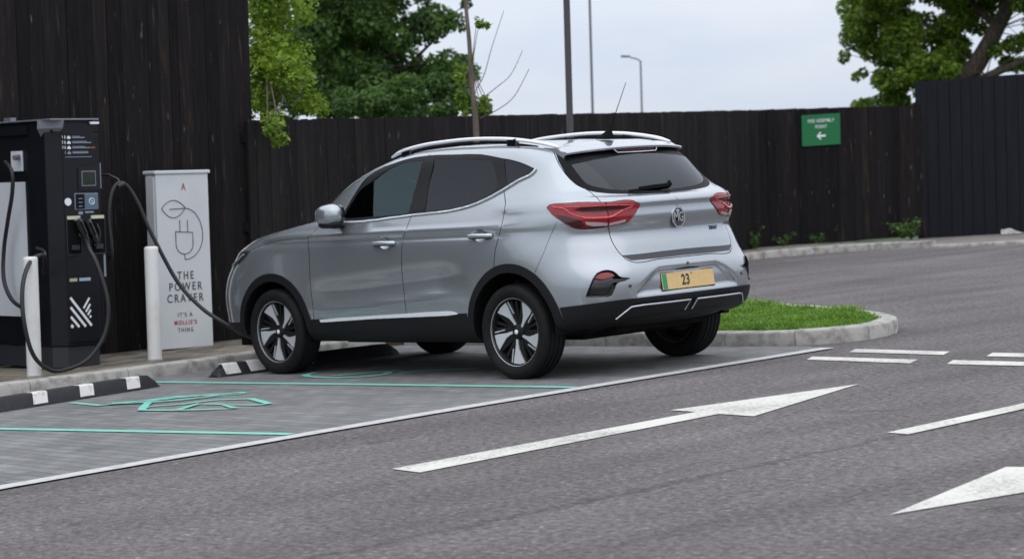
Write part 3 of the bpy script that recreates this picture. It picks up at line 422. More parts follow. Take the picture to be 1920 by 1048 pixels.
def uvmesh(name,m,faces,V,off=0.,skirt=.012,mirror=True,parent=CAR,side=None,skirtmat=None,fit=None):
    """side None -> both halves in one object; +1 / -1 -> one half"""
    used=np.unique(faces); rm=-np.ones(len(V),int); rm[used]=np.arange(len(used))
    F=rm[faces]; P,Nn=S(V[used,0]/SU,V[used,1]/SV,off)
    on0=(V[used,0]<1e-4)|(V[used,0]>U1-1e-4); P[on0,1]=0; Nn[on0,1]=0
    if fit=='side':
        x_,z_=P[:,0]-P[:,0].mean(),P[:,2]-1.3; B_=np.stack([x_*0+1,x_,z_,x_*x_,x_*z_,z_*z_],1); co_=np.linalg.lstsq(B_,P[:,1],rcond=None)[0]; P[:,1]=B_@co_
        Nn=np.stack([-(co_[1]+2*co_[3]*x_+co_[4]*z_),x_*0+1,-(co_[2]+co_[4]*x_+2*co_[5]*z_)],1); Nn/=np.linalg.norm(Nn,axis=1,keepdims=True)
    if fit=='rear':
        y_,z_=P[:,1],P[:,2]-1.35; B_=np.stack([y_*0+1,z_,y_**2,z_*y_**2,z_*z_,y_**4],1); co_=np.linalg.lstsq(B_,P[:,0],rcond=None)[0]; P[:,0]=B_@co_
        Nn=np.stack([y_*0-1,2*co_[2]*y_+2*co_[3]*z_*y_+4*co_[5]*y_**3,co_[1]+co_[3]*y_**2+2*co_[4]*z_],1); Nn/=np.linalg.norm(Nn,axis=1,keepdims=True)
    # boundary edges
    from collections import Counter
    cnt=Counter()
    for f in F:
        for a,b_ in ((f[0],f[1]),(f[1],f[2]),(f[2],f[0])): cnt[(min(a,b_),max(a,b_))]+=1
    bd=[(a,b_) for f in F for a,b_ in ((f[0],f[1]),(f[1],f[2]),(f[2],f[0])) if cnt[(min(a,b_),max(a,b_))]==1 and not(on0[a] and on0[b_]) and not (P[a,2]<-9)]
    vs=[];fs=[];ns=[];mi=[]
    for s in ((1,-1) if side is None else (side,)):
        b0=len(vs); q=P*[1,s,1]; nn=Nn*[1,s,1]
        vs+=q.tolist(); ns+=nn.tolist()
        tri=(F+b0)
        tri=tri if s==-1 else tri[:,::-1]
        # orient by normal
        a_,b_,c_=np.array(vs)[tri[0]]; 
        if np.dot(np.cross(b_-a_,c_-a_),np.array(ns)[tri[0][0]])<0: tri=tri[:,::-1]
        fs+=tri.tolist(); mi+=[0]*len(tri)
        if skirt:
            for a,b2 in bd:
                k=len(vs); A0,B0=q[a],q[b2]; A1,B1=q[a]-nn[a]*skirt,q[b2]-nn[b2]*skirt
                fn=np.cross(B0-A0,A1-A0); fn=fn/max(np.linalg.norm(fn),1e-12)
                vs+=[A0.tolist(),B0.tolist(),B1.tolist(),A1.tolist()]; ns+=[fn.tolist()]*4; fs.append([k,k+1,k+2,k+3]); mi.append(1 if skirtmat else 0)
    me=bpy.data.meshes.new(name); me.from_pydata(vs,[],fs); me.materials.append(m)
    if skirtmat: me.materials.append(skirtmat); me.polygons.foreach_set('material_index',mi)
    me.polygons.foreach_set('use_smooth',[True]*len(fs))
    me.normals_split_custom_set_from_vertices([tuple(x) for x in ns])
    o=link(bpy.data.objects.new(name,me)); o.parent=parent
    if parent is CAR: o.matrix_parent_inverse=CINV
    return o
def sel(k): return CF[(key==k)&inb]
body=uvmesh('body_shell',paint,sel('body'),CV,skirtmat=liner)
hoodo=uvmesh('bonnet',paint,sel('hood'),CV,skirtmat=liner)
gate=uvmesh('tailgate',paint,sel('gate'),CV,skirtmat=liner)
doors={}
for s in (1,-1):
    doors['F',s]=uvmesh('front_door',paint,sel('doorF'),CV,side=s,skirtmat=liner)
    doors['R',s]=uvmesh('rear_door',paint,sel('doorR'),CV,side=s,skirtmat=liner)
    dl=uvmesh('window_surround',frameb,sel('dlo'),CV,side=s,off=-.003,skirt=.02)
    uvmesh('side_window',glassF,sel('gF'),CV,side=s,off=-.006,skirt=0,fit='side',parent=doors['F',s])
    uvmesh('side_window',glassD,sel('gR'),CV,side=s,off=-.006,skirt=0,fit='side',parent=doors['R',s])
    uvmesh('quarter_window',glassD,sel('gQ'),CV,side=s,off=-.005,skirt=0,fit='side',parent=dl)
uvmesh('window_surround',bandb,sel('screen'),CV,off=-.002,skirt=.02,parent=gate)
uvmesh('rear_window',glassB,sel('glR'),CV,off=-.001,skirt=0,fit='rear',parent=gate)
uvmesh('windscreen',glassF,sel('wind'),CV,off=-.004,skirt=.01)
cl_=uvmesh('wheel_arch_cladding',cladm,sel('clad'),CV,off=.006,skirt=.035)
for s in (1,-1): uvmesh('sill_strip',satin,sel('chrome'),CV,off=.010,skirt=.02,parent=cl_,side=s)
uvmesh('tailgate_trim_strip',trimm,sel('trim'),CV,off=.001,skirt=.01,parent=gate)
for P,A,B in GP: pass
gsel=CF[(gapfree=='gap')&inb&~np.isin(key,['hole','clad','gF','gR','gQ','glR','lamp','wind','fog'])]
par=np.arange(len(CV))
def find(i):
    while par[i]!=i: par[i]=par[par[i]]; i=par[i]
    return i
for f in gsel: a_=find(f[0]); par[find(f[1])]=a_; par[find(f[2])]=a_
roots=np.array([find(f[0]) for f in gsel])
for rt in np.unique(roots):
    ff=gsel[roots==rt]; V_=CV[np.unique(ff)]
    if len(ff)<4: continue
    if V_[:,0].min()<.01: uvmesh('panel_gap_seal',matte_black,ff,CV,off=-.010,skirt=0,parent=body)
    else:
        for s in (1,-1): uvmesh('panel_gap_seal',matte_black,ff,CV,off=-.010,skirt=0,parent=body,side=s)
# window chrome line under the side glass
def surfline(name,pts,rad,m,parent,off=.002,sides=(1,-1),n=6,flat=1):
    for s in sides:
        P=dens(pts,False,.012); q,_=S(P[:,0]/SU,P[:,1]/SV,off); q=q*[1,s,1]
        mb=MB(); mb.tube(q.tolist(),rad,n,flat=flat); o=mb.build(name,m,parent,smooth=60,mpi=CINV if parent is CAR else None)
surfline('window_chrome_strip',T['dloB'],.0065,satin,CAR,.010)
# inner cabin shell
m_in=np.isin(key,['body','gate','dlo','screen','hood','doorF','doorR','gap'])&inb&(ctr[:,1]>8.0*SV)&~((key=='hood'))&~((ctr[:,1]<9.1*SV)&(ctr[:,0]>150*SU))
uvmesh('cabin_lining',intm,CF[m_in],CV,off=-.03,skirt=0)
# lamps
def polymesh(name,m,poly,off,skirt=.01,parent=CAR,sides=(1,-1),step=.02,sep=True,label=None):
    out=[]
    P=dens(poly,True,step); P=clip(P); mn,mx_=P.min(0),P.max(0)
    gu_,gv_=np.meshgrid(np.arange(mn[0],mx_[0],step),np.arange(mn[1],mx_[1],step)); g_=np.stack([gu_.ravel(),gv_.ravel()],1)
    g_=g_[inside(g_,P)] if len(g_) else g_
    if len(g_): g_=g_[((g_[:,None]-P[None])**2).sum(2).min(1)>(.4*step)**2]
    n=len(P); r_=geometry.delaunay_2d_cdt([Vector(p) for p in list(P)+list(g_)],[(i,(i+1)%n) for i in range(n)],[],1,1e-6)
    V=np.array([tuple(p) for p in r_[0]]); F=np.array([f for f in r_[2] if len(f)==3])
    c=V[F].mean(1); F=F[inside(c,P)]
    for s in sides:
        out.append(uvmesh(name,m,F,V,off=off,skirt=skirt,side=s,parent=parent if not isinstance(parent,dict) else parent[s]))
    return out
LP={}
a,b2=uvmesh('tail_lamp',redlens,sel('lamp'),CV,off=.006,skirt=.03,side=1),uvmesh('tail_lamp',redlens,sel('lamp'),CV,off=.006,skirt=.03,side=-1)
LP={1:a,-1:b2}
polymesh('clear_lens',whitelens,T['lampw1'],.0075,.002,LP); polymesh('clear_lens',whitelens,T['lampw2'],.0075,.002,LP)
polymesh('dark_lens',reddark,T['lampd1'],.0072,.002,LP)
polymesh('dark_lens',reddark,[(35.2,7.55),(33,7.3),(29.5,6.95),(26,6.72),(21,6.74),(20.5,6.66),(23.26,6.64),(25.83,6.645),(28.22,6.73),(30.7,7.006),(32.43,7.206),(34.79,7.544)],.0073,.002,LP)
polymesh('dark_lens',reddark,[(27,7.92),(20,7.88),(14,7.80),(14.2,7.66),(19,7.42),(22,7.42),(26,7.5),(28.5,7.75)],.0072,.002,LP)
for s in (1,-1):
    surfline('light_strip',T['lampline'],.0048,redbright,LP[s],.0078,sides=(s,))
    surfline('light_strip',[(34.5,7.98),(28,7.98),(21,7.93),(14,7.80)],.0035,redbright,LP[s],.0078,sides=(s,))
    surfline('led_cluster',T['lampline'][len(T['lampline'])//3:-3],.0085,redbright,LP[s],.0065,sides=(s,))
    surfline('lens_split',[(21.36,8.07),(20.5,7.4),(20.17,6.70)],.0022,matte_black,LP[s],.0072,sides=(s,))
    surfline('lamp_edge',T['lamp']+[T['lamp'][0]],.0035,gloss_black,LP[s],.003,sides=(s,))
# rear fog pockets
for s in (1,-1):
    fp=uvmesh('fog_lamp_housing',gloss_black,sel('fog'),CV,off=-.045,skirt=-.047,side=s)
    polymesh('fog_lens',redlens,T['fogred'],-.012,.03,fp,sides=(s,))
    polymesh('fog_fin',gloss_black,T['foglip'],-.002,.03,fp,sides=(s,))
    surfline('fog_trim',T['fog']+[T['fog'][0]],.004,gloss_black,fp,.0,sides=(s,))
hlo=[uvmesh('headlamp',headm,sel('hl'),CV,off=.003,skirt=.02,side=s) for s in (1,-1)]
for s,o in zip((1,-1),hlo):
    surfline('daytime_strip',[(163.5,6.35),(167,5.9),(172,5.5)],.006,whitelens,o,.005,sides=(s,))
# door handles
for (k,uvp) in (('F',T['handF']),('R',T['handR'])):
    for s in (1,-1):
        A0,_=S([uvp[0][0]],[uvp[0][1]]); B0,_=S([uvp[1][0]],[uvp[1][1]]); A0=A0[0]*[1,s,1]; B0=B0[0]*[1,s,1]; c=(A0+B0)/2
        mb=MB(); n=20
        ring=[]
        cu_=np.array(CUPS[0 if k=='F' else 1]); rp,rn=S(cu_[:,0],cu_[:,1]); cen=rp.mean(0)
        ringo=(rp*[1,s,1]); r1_=((rp*.75+cen*.25)-[0,.018,0])*[1,s,1]; r2c=((rp*.4+cen*.6)-[0,.027,0])*[1,s,1]; cc_=(cen-[0,.029,0])*[1,s,1]
        mb.add(ringo.tolist()+r1_.tolist()+r2c.tolist()+[cc_.tolist()],[(i,(i+1)%n,n+(i+1)%n,n+i) for i in range(n)]+[(n+i,n+(i+1)%n,2*n+(i+1)%n,2*n+i) for i in range(n)]+[(2*n+i,2*n+(i+1)%n,3*n) for i in range(n)])
        cup=mb.build('handle_cup',paint,doors[k,s],smooth=80)
        mb=MB(); L_=.108
        pts=[(c[0]+L_,c[1]+s*.006,c[2]-.001),(c[0]+L_*.85,c[1]+s*.026,c[2]),(c[0]+.03,c[1]+s*.034,c[2]+.002),(c[0]-.03,c[1]+s*.034,c[2]+.002),(c[0]-L_*.85,c[1]+s*.026,c[2]),(c[0]-L_,c[1]+s*.006,c[2]-.001)]
        mb.tube(spl(pts,6),.018,12,flat=.8); h=mb.build('door_handle',handlem,doors[k,s],smooth=70)
        mb=MB(); mb.tube([(c[0]+L_*.9,c[1]+s*.022,c[2]-.014),(c[0],c[1]+s*.033,c[2]-.013),(c[0]-L_*.9,c[1]+s*.022,c[2]-.014)],.008,8); mb.build('handle_lip',trimm,doors[k,s],smooth=70)
# door mirrors, folded in: painted cap outwards
for s in (1,-1):
    def shell(secs,xc=1.738,zc=1.176,e=.72):
        n=28; vs=[]
        for y,rx,rz,dx in secs:
            for i in range(n):
                a_=2*math.pi*i/n; c_,s_=math.cos(a_),math.sin(a_)
                vs.append((xc+dx+rx*math.copysign(abs(c_)**e,c_),s*y,zc+rz*math.copysign(abs(s_)**e,s_)*(1.0 if s_>0 else .92)))
        return vs,[(i*n+k,i*n+(k+1)%n,(i+1)*n+(k+1)%n,(i+1)*n+k) for i in range(len(secs)-1) for k in range(n)]+[tuple((len(secs)-1)*n+k for k in range(n))]
    mb=MB(); mb.add(*shell([(.958,.118,.079,0),(.985,.117,.078,0),(1.010,.109,.073,.002),(1.030,.092,.061,.005),(1.043,.064,.043,.008),(1.048,.03,.02,.01)])); mo=mb.build('door_mirror',paint,CAR,smooth=60,mpi=CINV)
    mb=MB(); v_,f_=shell([(.925,.110,.070,0),(.932,.121,.080,-.004),(.957,.125,.084,-.004),(.962,.117,.078,0)]); mb.add(v_,f_+[tuple(range(28))]); mb.build('mirror_rim',gloss_black,mo,smooth=50)
    mb=MB(); mb.tube([(1.74,s*.86,1.095),(1.75,s*.92,1.095),(1.755,s*.975,1.108)],[.035,.034,.05],14,flat=.55); mb.add(*shell([(.955,.105,.03,0),(1.0,.10,.03,0),(1.02,.08,.02,0)],zc=1.110)); mb.build('mirror_foot',cladm,mo,smooth=50)
    mb=MB(); mb.tube(spl([(1.81,s*1.014,1.138),(1.76,s*1.030,1.136),(1.70,s*1.028,1.137),(1.665,s*1.012,1.140)],5),.010,8); mb.build('indicator_lens',whitelens,mo,smooth=60)
# roof rails
for s in (1,-1):
    pr=[(1.47,.575,1.562),(1.36,.578,1.597),(1.2,.58,1.622),(1.0,.58,1.638),(.63,.58,1.645),(.3,.577,1.629),(.1,.572,1.606),(-.08,.565,1.576),(-.22,.555,1.542)]
    q=[(x,s*y,z) for x,y,z in spl(pr,6)]; k=len(q)
    mb=MB(); mb.tube(q,[.0175*min(1,.45+min(i,k-1-i)/8) for i in range(k)],10,flat=.75)
    ro=mb.build('roof_rail',satin,CAR,smooth=60,mpi=CINV)
    mb=MB(); mb.tube([(x,y*.985,z-.03) for x,y,z in q[8:-8]],.007,8); mb.build('rail_gap_shade',matte_black,ro,smooth=60)  # black tube standing in for the shade in the gap under the rail
    for xx,zz in ((1.30,1.60),(.2,1.605)):
        mb=MB(); mb.box((xx-.05,s*.562,zz-.045),(xx+.05,s*.592,zz+.02)); mb.build('rail_foot',gloss_black,ro,bevel=.008)
# spoiler (moves with the tailgate)
def spoiler():
    ys=np.linspace(-.575,.575,25); prof=[]
    for y in ys:
        a_=abs(y)/.575; xt=-.425+.115*a_**2.2; zt=1.527-.022*a_**2.5; xf=-.10+.02*a_; zf=1.572-.030*a_**2
        yy=y; prof.append([(xf,yy,zf-.02),(xf-.02,yy,zf+.004),((xf+xt)/2-.02,yy,(zf+zt)/2+.011),(xt+.05,yy,zt+.006),(xt+.008,yy,zt),(xt,yy,zt-.008),(xt+.004,yy,zt-.020),(xt+.03,yy,zt-.028),(-.335+.05*a_,yy,zt-.052),(-.22,yy,zt-.05)])
    return ys,prof
ys,prof=spoiler(); m_=len(prof[0]); mb=MB()
vs=[p for pr_ in prof for p in pr_]; fs=[];mi_=[]
for i in range(len(ys)-1):
    for k in range(m_-1): fs.append((i*m_+k,i*m_+k+1,(i+1)*m_+k+1,(i+1)*m_+k)); mi_.append(1 if k>=6 else 0)
fs+=[tuple(range(m_)),tuple(reversed(range((len(ys)-1)*m_,len(ys)*m_)))]; mi_+=[0,0]
mb.v=vs;mb.f=fs;mb.m=mi_
sp=mb.build('roof_spoiler',[paint,gloss_black],gate,smooth=40)
mb=MB(); prf=[]
for y in np.linspace(-.20,.20,9): 
    a_=abs(y)/.2; prf.append((-.405+.02*a_**2,y,1.494+.004*a_))
mb.tube(prf,.011,8); mb.build('high_brake_lamp',reddark,sp,smooth=60)
mb=MB(); mb.tube([(-.402,-.215,1.506),(-.414,-.19,1.482),(-.418,.0,1.480),(-.414,.19,1.482),(-.402,.215,1.506)],.0035,6); mb.build('brake_lamp_trim',satin,sp,smooth=60)
# antenna fin + whip on the roof
mb=MB(); mb.add([(-.02,0,1.585),(-.10,.028,1.583),(-.10,-.028,1.583),(-.19,.024,1.578),(-.19,-.024,1.578),(-.165,0,1.655),(-.19,0,1.65)],[(0,1,5),(0,5,2),(1,3,6,5),(2,5,6,4),(3,4,6),(0,2,4,3,1)])
fin=mb.build('aerial_fin',matte_black,CAR,smooth=50,bevel=.003,mpi=CINV)
mb=MB(); mb.tube([(-.172,0,1.64),(-.24,0,1.76),(-.352,0,1.955)],[.0035,.0028,.002],6); mb.build('aerial_whip',matte_black,fin,smooth=60)
# wiper
wp=[(-.612,-.06,1.225),(-.60,-.09,1.262),(-.607,-.06,1.262)]
mb=MB(); c0,_=S(*[[x] for x in uv_yz(.06,1.25)]); 
def onrear(y,z,off):
    uvp=uv_yz(abs(y),z); q,_=S([uvp[0]],[uvp[1]],off); return (float(q[0][0]),y,z)
A1=onrear(-.06,1.235,.022)
mb.tube([A1,onrear(.05,1.232,.026),onrear(.18,1.226,.022),onrear(.33,1.222,.016)],[.008,.008,.007,.005],8); mb.tube([onrear(-.05,1.245,.03),onrear(.1,1.243,.034),onrear(.24,1.236,.03)],[.009,.008,.006],8)
mb.tube([onrear(-.07,1.232,.0),onrear(-.07,1.245,.035),onrear(-.085,1.262,.02)],.013,8)
mb.build('rear_wiper',matte_black,gate,smooth=60)
# badges
def textmesh(body_,size,ext,name,m,parent,matx,align='CENTER',space=1.0,bold=0,mpi=None,lines=1.0,xs=1.0):
    cu=bpy.data.curves.new(name,'FONT'); cu.body=body_; cu.size=size; cu.extrude=ext; cu.align_x=align; cu.align_y='CENTER'; cu.space_character=space; cu.offset=bold; cu.space_line=lines
    o=bpy.data.objects.new(name+'_tmp',cu); link(o); bpy.context.view_layer.update()
    me=bpy.data.meshes.new_from_object(o.evaluated_get(bpy.context.evaluated_depsgraph_get())); bpy.data.objects.remove(o)
    me.transform(matx@Matrix.Diagonal((xs,1,1,1))); me.materials.clear(); me.materials.append(m); me.name=name
    o=link(bpy.data.objects.new(name,me)); o.parent=parent
    if mpi: o.matrix_parent_inverse=mpi
    return o
def frame(origin,xdir,updir):
    X=Vector(xdir).normalized(); Y=Vector(updir).normalized(); Z=X.cross(Y); m_=Matrix((X,Y,Z)).transposed().to_4x4(); m_.translation=Vector(origin); return m_
# emblem: octagonal ring with two interlaced letters
ex=onrear(0,1.022,.006)[0]
mb=MB(); n=8
def octa(R,x,k=0): return [(x,-R*.93*math.cos(math.pi/8+i*math.pi/4),1.022+R*1.03*math.sin(math.pi/8+i*math.pi/4)) for i in range(8)]
o1=octa(.073,ex);o2=octa(.062,ex);o1b=octa(.073,ex-.006);o2b=octa(.062,ex-.006)
mb.add(o1+o2+o1b+o2b,[(16+i,16+(i+1)%8,24+(i+1)%8,24+i) for i in range(8)]+[(i,(i+1)%8,16+(i+1)%8,16+i) for i in range(8)]+[(8+i,8+(i+1)%8,24+(i+1)%8,24+i) for i in range(8)])
em=mb.build('tailgate_emblem',chrome,gate)
mb=MB(); mb.add(octa(.063,ex-.001),[tuple(range(8))]); mb.build('emblem_face',trimm,em)
textmesh('MG',.088,.003,'emblem_letters',chrome,em,frame((ex-.004,0,1.022),(0,-1,0),(0,0,1)),space=.86,bold=.0018,xs=.78)
bx=onrear(-.39,.93,.004)
textmesh('ZS EV',.036,.002,'model_badge',mat('badge_blue',(.10,.14,.25),rough=.25,metal=.6),gate,frame((bx[0]-.003,-.385,.93),(.12,-1,0),(0,0,1)),bold=.001)
# number plate
plx=-.812; tilt=.10
mb=MB(); mb.box((0,-.26,-.0555),(.006,.26,.0555)); pl=mb.build('number_plate',mat('plate_yellow',(.68,.48,.21),rough=.4,var=(30,(.63,.43,.18),.4,.7,(1,1,1))),CAR,bevel=.002)
pl.matrix_parent_inverse=CINV; pl.location=(plx,0,.603); pl.rotation_euler=(0,math.radians(7),0)
mb=MB(); mb.box((-.0012,.212,-.052),(-.0002,.255,.052)); mb.build('plate_band',mat('plate_green',(.02,.26,.11),rough=.4),pl)
pk=mat('plate_black',(.012,.012,.015),rough=.4)
textmesh('23',.098,.0006,'plate_characters',pk,pl,frame((-.0016,.028,-.002),(0,-1,0),(0,0,1)),bold=.0022,xs=.80,space=1.08)
textmesh("'",.06,.0006,'plate_mark',pk,pl,frame((-.0016,-.036,.022),(0,-1,0),(0,0,1)),bold=.0002)
mb=MB(); mb.box((.004,-.265,-.061),(.012,.265,.061)); mb.build('plate_holder',cladm,pl,bevel=.002)
# plate lamp strip above
mb=MB(); mb.tube([(-.798,-.12,.683),(-.806,0,.684),(-.798,.12,.683)],.010,8); mb.build('plate_lamp',cladm,CAR,smooth=60,mpi=CINV)
# parking sensors
for y,z in ((.56,.60),(.0,.712),(-.56,.60)):
    p=onrear(y,z,.0015); uvp=uv_yz(abs(y),z); _,nn=S([uvp[0]],[uvp[1]]); nn=nn[0]*[1,1 if y>=0 else -1,1]; p=Vector(p); nn=Vector(nn)
    mb=MB(); mb.tube([p-nn*.004,p+nn*.001],.011,14); mb.build('parking_sensor',trimm,CAR,smooth=60,mpi=CINV)
# lower rear: two blade boxes outlined in bright trim
for s in (1,-1):
    yy=[.035,.2,.35,.48,.60]
    def edge(z,off): return [ (onrear(y*s,z,off)) for y in yy]
    top=edge(.468,.035); low=edge(.402,.030); inn=edge(.402,-.02); intp=edge(.468,-.02)
    top[-1]=(top[-1][0]+.01,.555*s,.462); low[-1]=onrear(.640*s,.40,.02); inn[-1]=onrear(.640*s,.40,-.02)
    n=len(yy); vs=top+low+inn+intp; fs=[]
    for i in range(n-1):
        for k in range(4): k2=(k+1)%4; fs.append((k*n+i,k*n+i+1,k2*n+i+1,k2*n+i))
    fs+=[(0,n,2*n,3*n),(n-1,2*n-1,3*n-1,4*n-1)]
    mb=MB(); mb.add(vs,fs); bo=mb.build('diffuser_blade',cladm,CAR,smooth=30,mpi=CINV)
    line=[low[0],top[0]]+top[1:]+[(low[-1][0]-.005,low[-1][1],low[-1][2]-.012)]
    mb=MB(); q=[Vector(p)+Vector((-.004,0,0)) for p in line]; mb.tube(q,.0058,8); mb.build('bright_trim',handlem,bo,smooth=60)
# lower valance below blades
mb=MB(); n=14; vs=[]
for y in np.linspace(-.66,.66,n):
    a_=abs(y)/.66; xr=-.79+.20*a_**3.5; vs+=[(xr+.02,y,.405),(xr+.03,y,.37),(xr+.12,y,.335),(xr+.45,y,.27)]
mb.add(vs,[(i*4+k,i*4+k+1,(i+1)*4+k+1,(i+1)*4+k) for i in range(n-1) for k in range(3)]); mb.build('rear_valance',cladm,CAR,smooth=60,mpi=CINV)
# underbody
mb=MB(); mb.box((-.30,-.52,.24),(3.05,.52,.44)); mb.box((.50,-.78,.262),(2.08,.78,.40)); mb.box((.55,-.62,.225),(2.05,.62,.262)); mb.tube([(0,-.7,.30),(0,.7,.30)],.045,10); mb.box((3.0,-.66,.20),(3.30,.66,.42)); mb.box((-.55,-.45,.28),(-.28,.45,.5))
mb.build('underbody',matte_black,CAR,smooth=30,mpi=CINV)
for cx,cz,rr in ((-.01,.335,.385),(2.575,.325,.375)):
    for s in (1,-1):
        mb=MB(); n=26; vs=[]
        for i in range(n):
            a_=math.radians(-4+188*i/(n-1)); vs+=[(cx+rr*math.cos(a_),s*.872,cz+rr*math.sin(a_)),(cx+(rr+.02)*math.cos(a_),s*.80,cz+(rr+.02)*math.sin(a_)),(cx+(rr+.02)*math.cos(a_),s*.54,cz+(rr+.02)*math.sin(a_))]
        c=len(vs); vs.append((cx,s*.54,cz)); mb.add(vs,[(i*3+k,i*3+k+1,(i+1)*3+k+1,(i+1)*3+k) for i in range(n-1) for k in range(2)]+[(i*3+2,(i+1)*3+2,c) for i in range(n-1)])
        mb.build('arch_liner',liner,CAR,smooth=50,mpi=CINV)
# cabin
mb=MB(); mb.box((-.45,-.72,.95),(.25,.72,1.0)); mb.box((.2,-.70,.40),(2.2,.70,.45)); mb.box((1.75,-.68,.90),(2.25,.68,1.06)); mb.build('cabin_floor',intm,CAR,mpi=CINV,bevel=.02)
for x,ys_ in ((1.05,(.36,-.36)),(.22,(.40,0,-.40))):
    for y in ys_:
        w_=.25 if x>1 else .2
        mb=MB(); mb.box((x,y-w_,.60),(x+.50,y+w_,.74)); mb.add([(x+.06,y-w_,.70),(x+.06,y+w_,.70),(x-.12,y+w_*.86,1.22),(x-.12,y-w_*.86,1.22),(x-.06,y-w_,.70),(x-.06,y+w_,.70),(x-.20,y+w_*.86,1.22),(x-.20,y-w_*.86,1.22)],[(0,1,2,3),(7,6,5,4),(0,3,7,4),(1,5,6,2),(3,2,6,7)])
        mb.box((x-.20,y-.13,1.25),(x-.12,y+.13,1.42)); mb.box((x-.17,y-.06,1.2),(x-.15,y-.04,1.3)); mb.box((x-.17,y+.04,1.2),(x-.15,y+.06,1.3))
        mb.build('seat',seatm,CAR,bevel=.03,smooth=60,mpi=CINV)
mb=MB(); mb.tube([(1.62+.05*math.sin(a_)*.4,-.36+.17*math.cos(a_),1.02+.17*math.sin(a_)) for a_ in np.linspace(0,2*math.pi,25)],.014,8); mb.build('steering_wheel',intm,CAR,smooth=60,mpi=CINV)
# wheels
def lathe(mb,prof,n,cx,cz,s,mi=None):
    vs=[];m_=len(prof)
    for i in range(n):
        a_=2*math.pi*i/n
        for (y,r_) in prof: vs.append((cx+r_*math.cos(a_),s*y,cz+r_*math.sin(a_)))
    mb.add(vs,[(i*m_+k,i*m_+k+1,((i+1)%n)*m_+k+1,((i+1)%n)*m_+k) for i in range(n) for k in range(m_-1)],mi)
def wheel(cx,s,rot):
    cz=.3235; W=link(bpy.data.objects.new('wheel',None)); W.parent=CAR; W.matrix_parent_inverse=CINV; W.location=(cx,s*.785,cz)
    inv=Matrix.Translation((-cx,-s*.785,-cz))
    tp=[(.866,.222),(.873,.232),(.884,.245),(.8915,.266),(.892,.280),(.8895,.2805),(.889,.287),(.884,.300),(.875,.312),(.866,.3185)]
    for g0 in (.848,.812,.770,.732,.702): pass
    tread=[(.866,.3185)]
    gro=[.845,.805,.765,.725]
    for g0 in gro: tread+=[(g0+.006,.3225),(g0+.0045,.3155),(g0-.0045,.3155),(g0-.006,.3225)]
    tread+=[(.704,.3185),(.690,.308),(.680,.285),(.682,.25),(.70,.222)]
    mb=MB(); prof_=tp[:-1]+tread; lathe(mb,prof_,96,cx,cz,s)
    # shoulder sipes
    for i in range(72):
        a_=2*math.pi*i/72
        for y0,y1,r0 in ((.868,.882,.3165),(.704,.690,.3165)):
            pass
    ty=mb.build('tyre',rubber,W,smooth=28,mpi=inv)
    mb=MB(); lathe(mb,[(.780,.192),(.79,.19),(.80,.18),(.80,.06),(.81,.02),(.81,.0)],72,cx,cz,s)
    lathe(mb,[(.862,.2245),(.850,.2165),(.800,.207),(.72,.208)],72,cx,cz,s)
    # black spokes behind the bright faces
    def P(r_,a,y): return (cx+r_*math.cos(a),s*y,cz+r_*math.sin(a)*1.0)
    def plate(pl_,y0,y1,mb,mi=0,dish=.018):
        n=len(pl_); f_=lambda q,y:P(q[0],math.radians(q[1]),y-dish*(1-min(q[0]/.22,1)))
        vs=[f_(q,y0) for q in pl_]+[f_(q,y1) for q in pl_]; mb.add(vs,[tuple(range(n)),tuple(range(2*n-1,n-1,-1))]+[(i,(i+1)%n,n+(i+1)%n,n+i) for i in range(n)],mi)
    sg=-s   # swirl follows the side
    angs=[rot+72*k for k in range(5)]
    for a in angs:
        aa=lambda d_:a+sg*d_ if True else a
        plate([(.02,aa(-80)),(.03,aa(80)),(.10,aa(26)),(.213,aa(22)),(.213,aa(-26)),(.10,aa(-34))],.842,.815,mb)
        # Y branch between blades
        plate([(.05,aa(40)),(.05,aa(20)),(.21,aa(33)),(.21,aa(39))],.838,.815,mb)
    lathe(mb,[(.852,.0),(.852,.020),(.848,.034),(.838,.052),(.825,.058)],40,cx,cz,s)
    ri=mb.build('rim',rimblack,W,smooth=35,mpi=inv)
    mb=MB(); lathe(mb,[(.862,.2245),(.870,.227),(.8715,.230),(.869,.2325),(.862,.2325),(.862,.2245)],96,cx,cz,s)
    for a in angs:
        aa=lambda d_:a+sg*d_
        plate([(.040,aa(-30)),(.040,aa(-4)),(.08,aa(-2)),(.12,aa(3)),(.17,aa(12)),(.2165,aa(17)),(.2165,aa(4)),(.2165,aa(-12)),(.18,aa(-13)),(.14,aa(-13)),(.10,aa(-14)),(.07,aa(-18))],.852,.843,mb)
        plate([(.125,aa(-25.5)),(.2145,aa(-18)),(.2145,aa(-15.8)),(.125,aa(-22.5))],.850,.842,mb)
    mb.build('alloy_face',alloy,W,smooth=35,mpi=inv)
    mb=MB(); lathe(mb,[(.857,.0),(.857,.013),(.855,.016),(.850,.017)],28,cx,cz,s)
    mb.build('hub_cap',satin,W,smooth=50,mpi=inv)
    mb=MB(); lathe(mb,[(.79,.05),(.792,.14),(.785,.145),(.775,.145)],40,cx,cz,s); mb.build('brake_disc',trimm,W,smooth=35,mpi=inv)
    mb=MB(); lathe(mb,[(.698,.221),(.704,.204),(.72,.199),(.775,.194)],72,cx,cz,s); mb.build('inner_barrel',trimm,W,smooth=35,mpi=inv)
wheel(0,1,54); wheel(2.585,1,60); wheel(0,-1,20); wheel(2.585,-1,100)
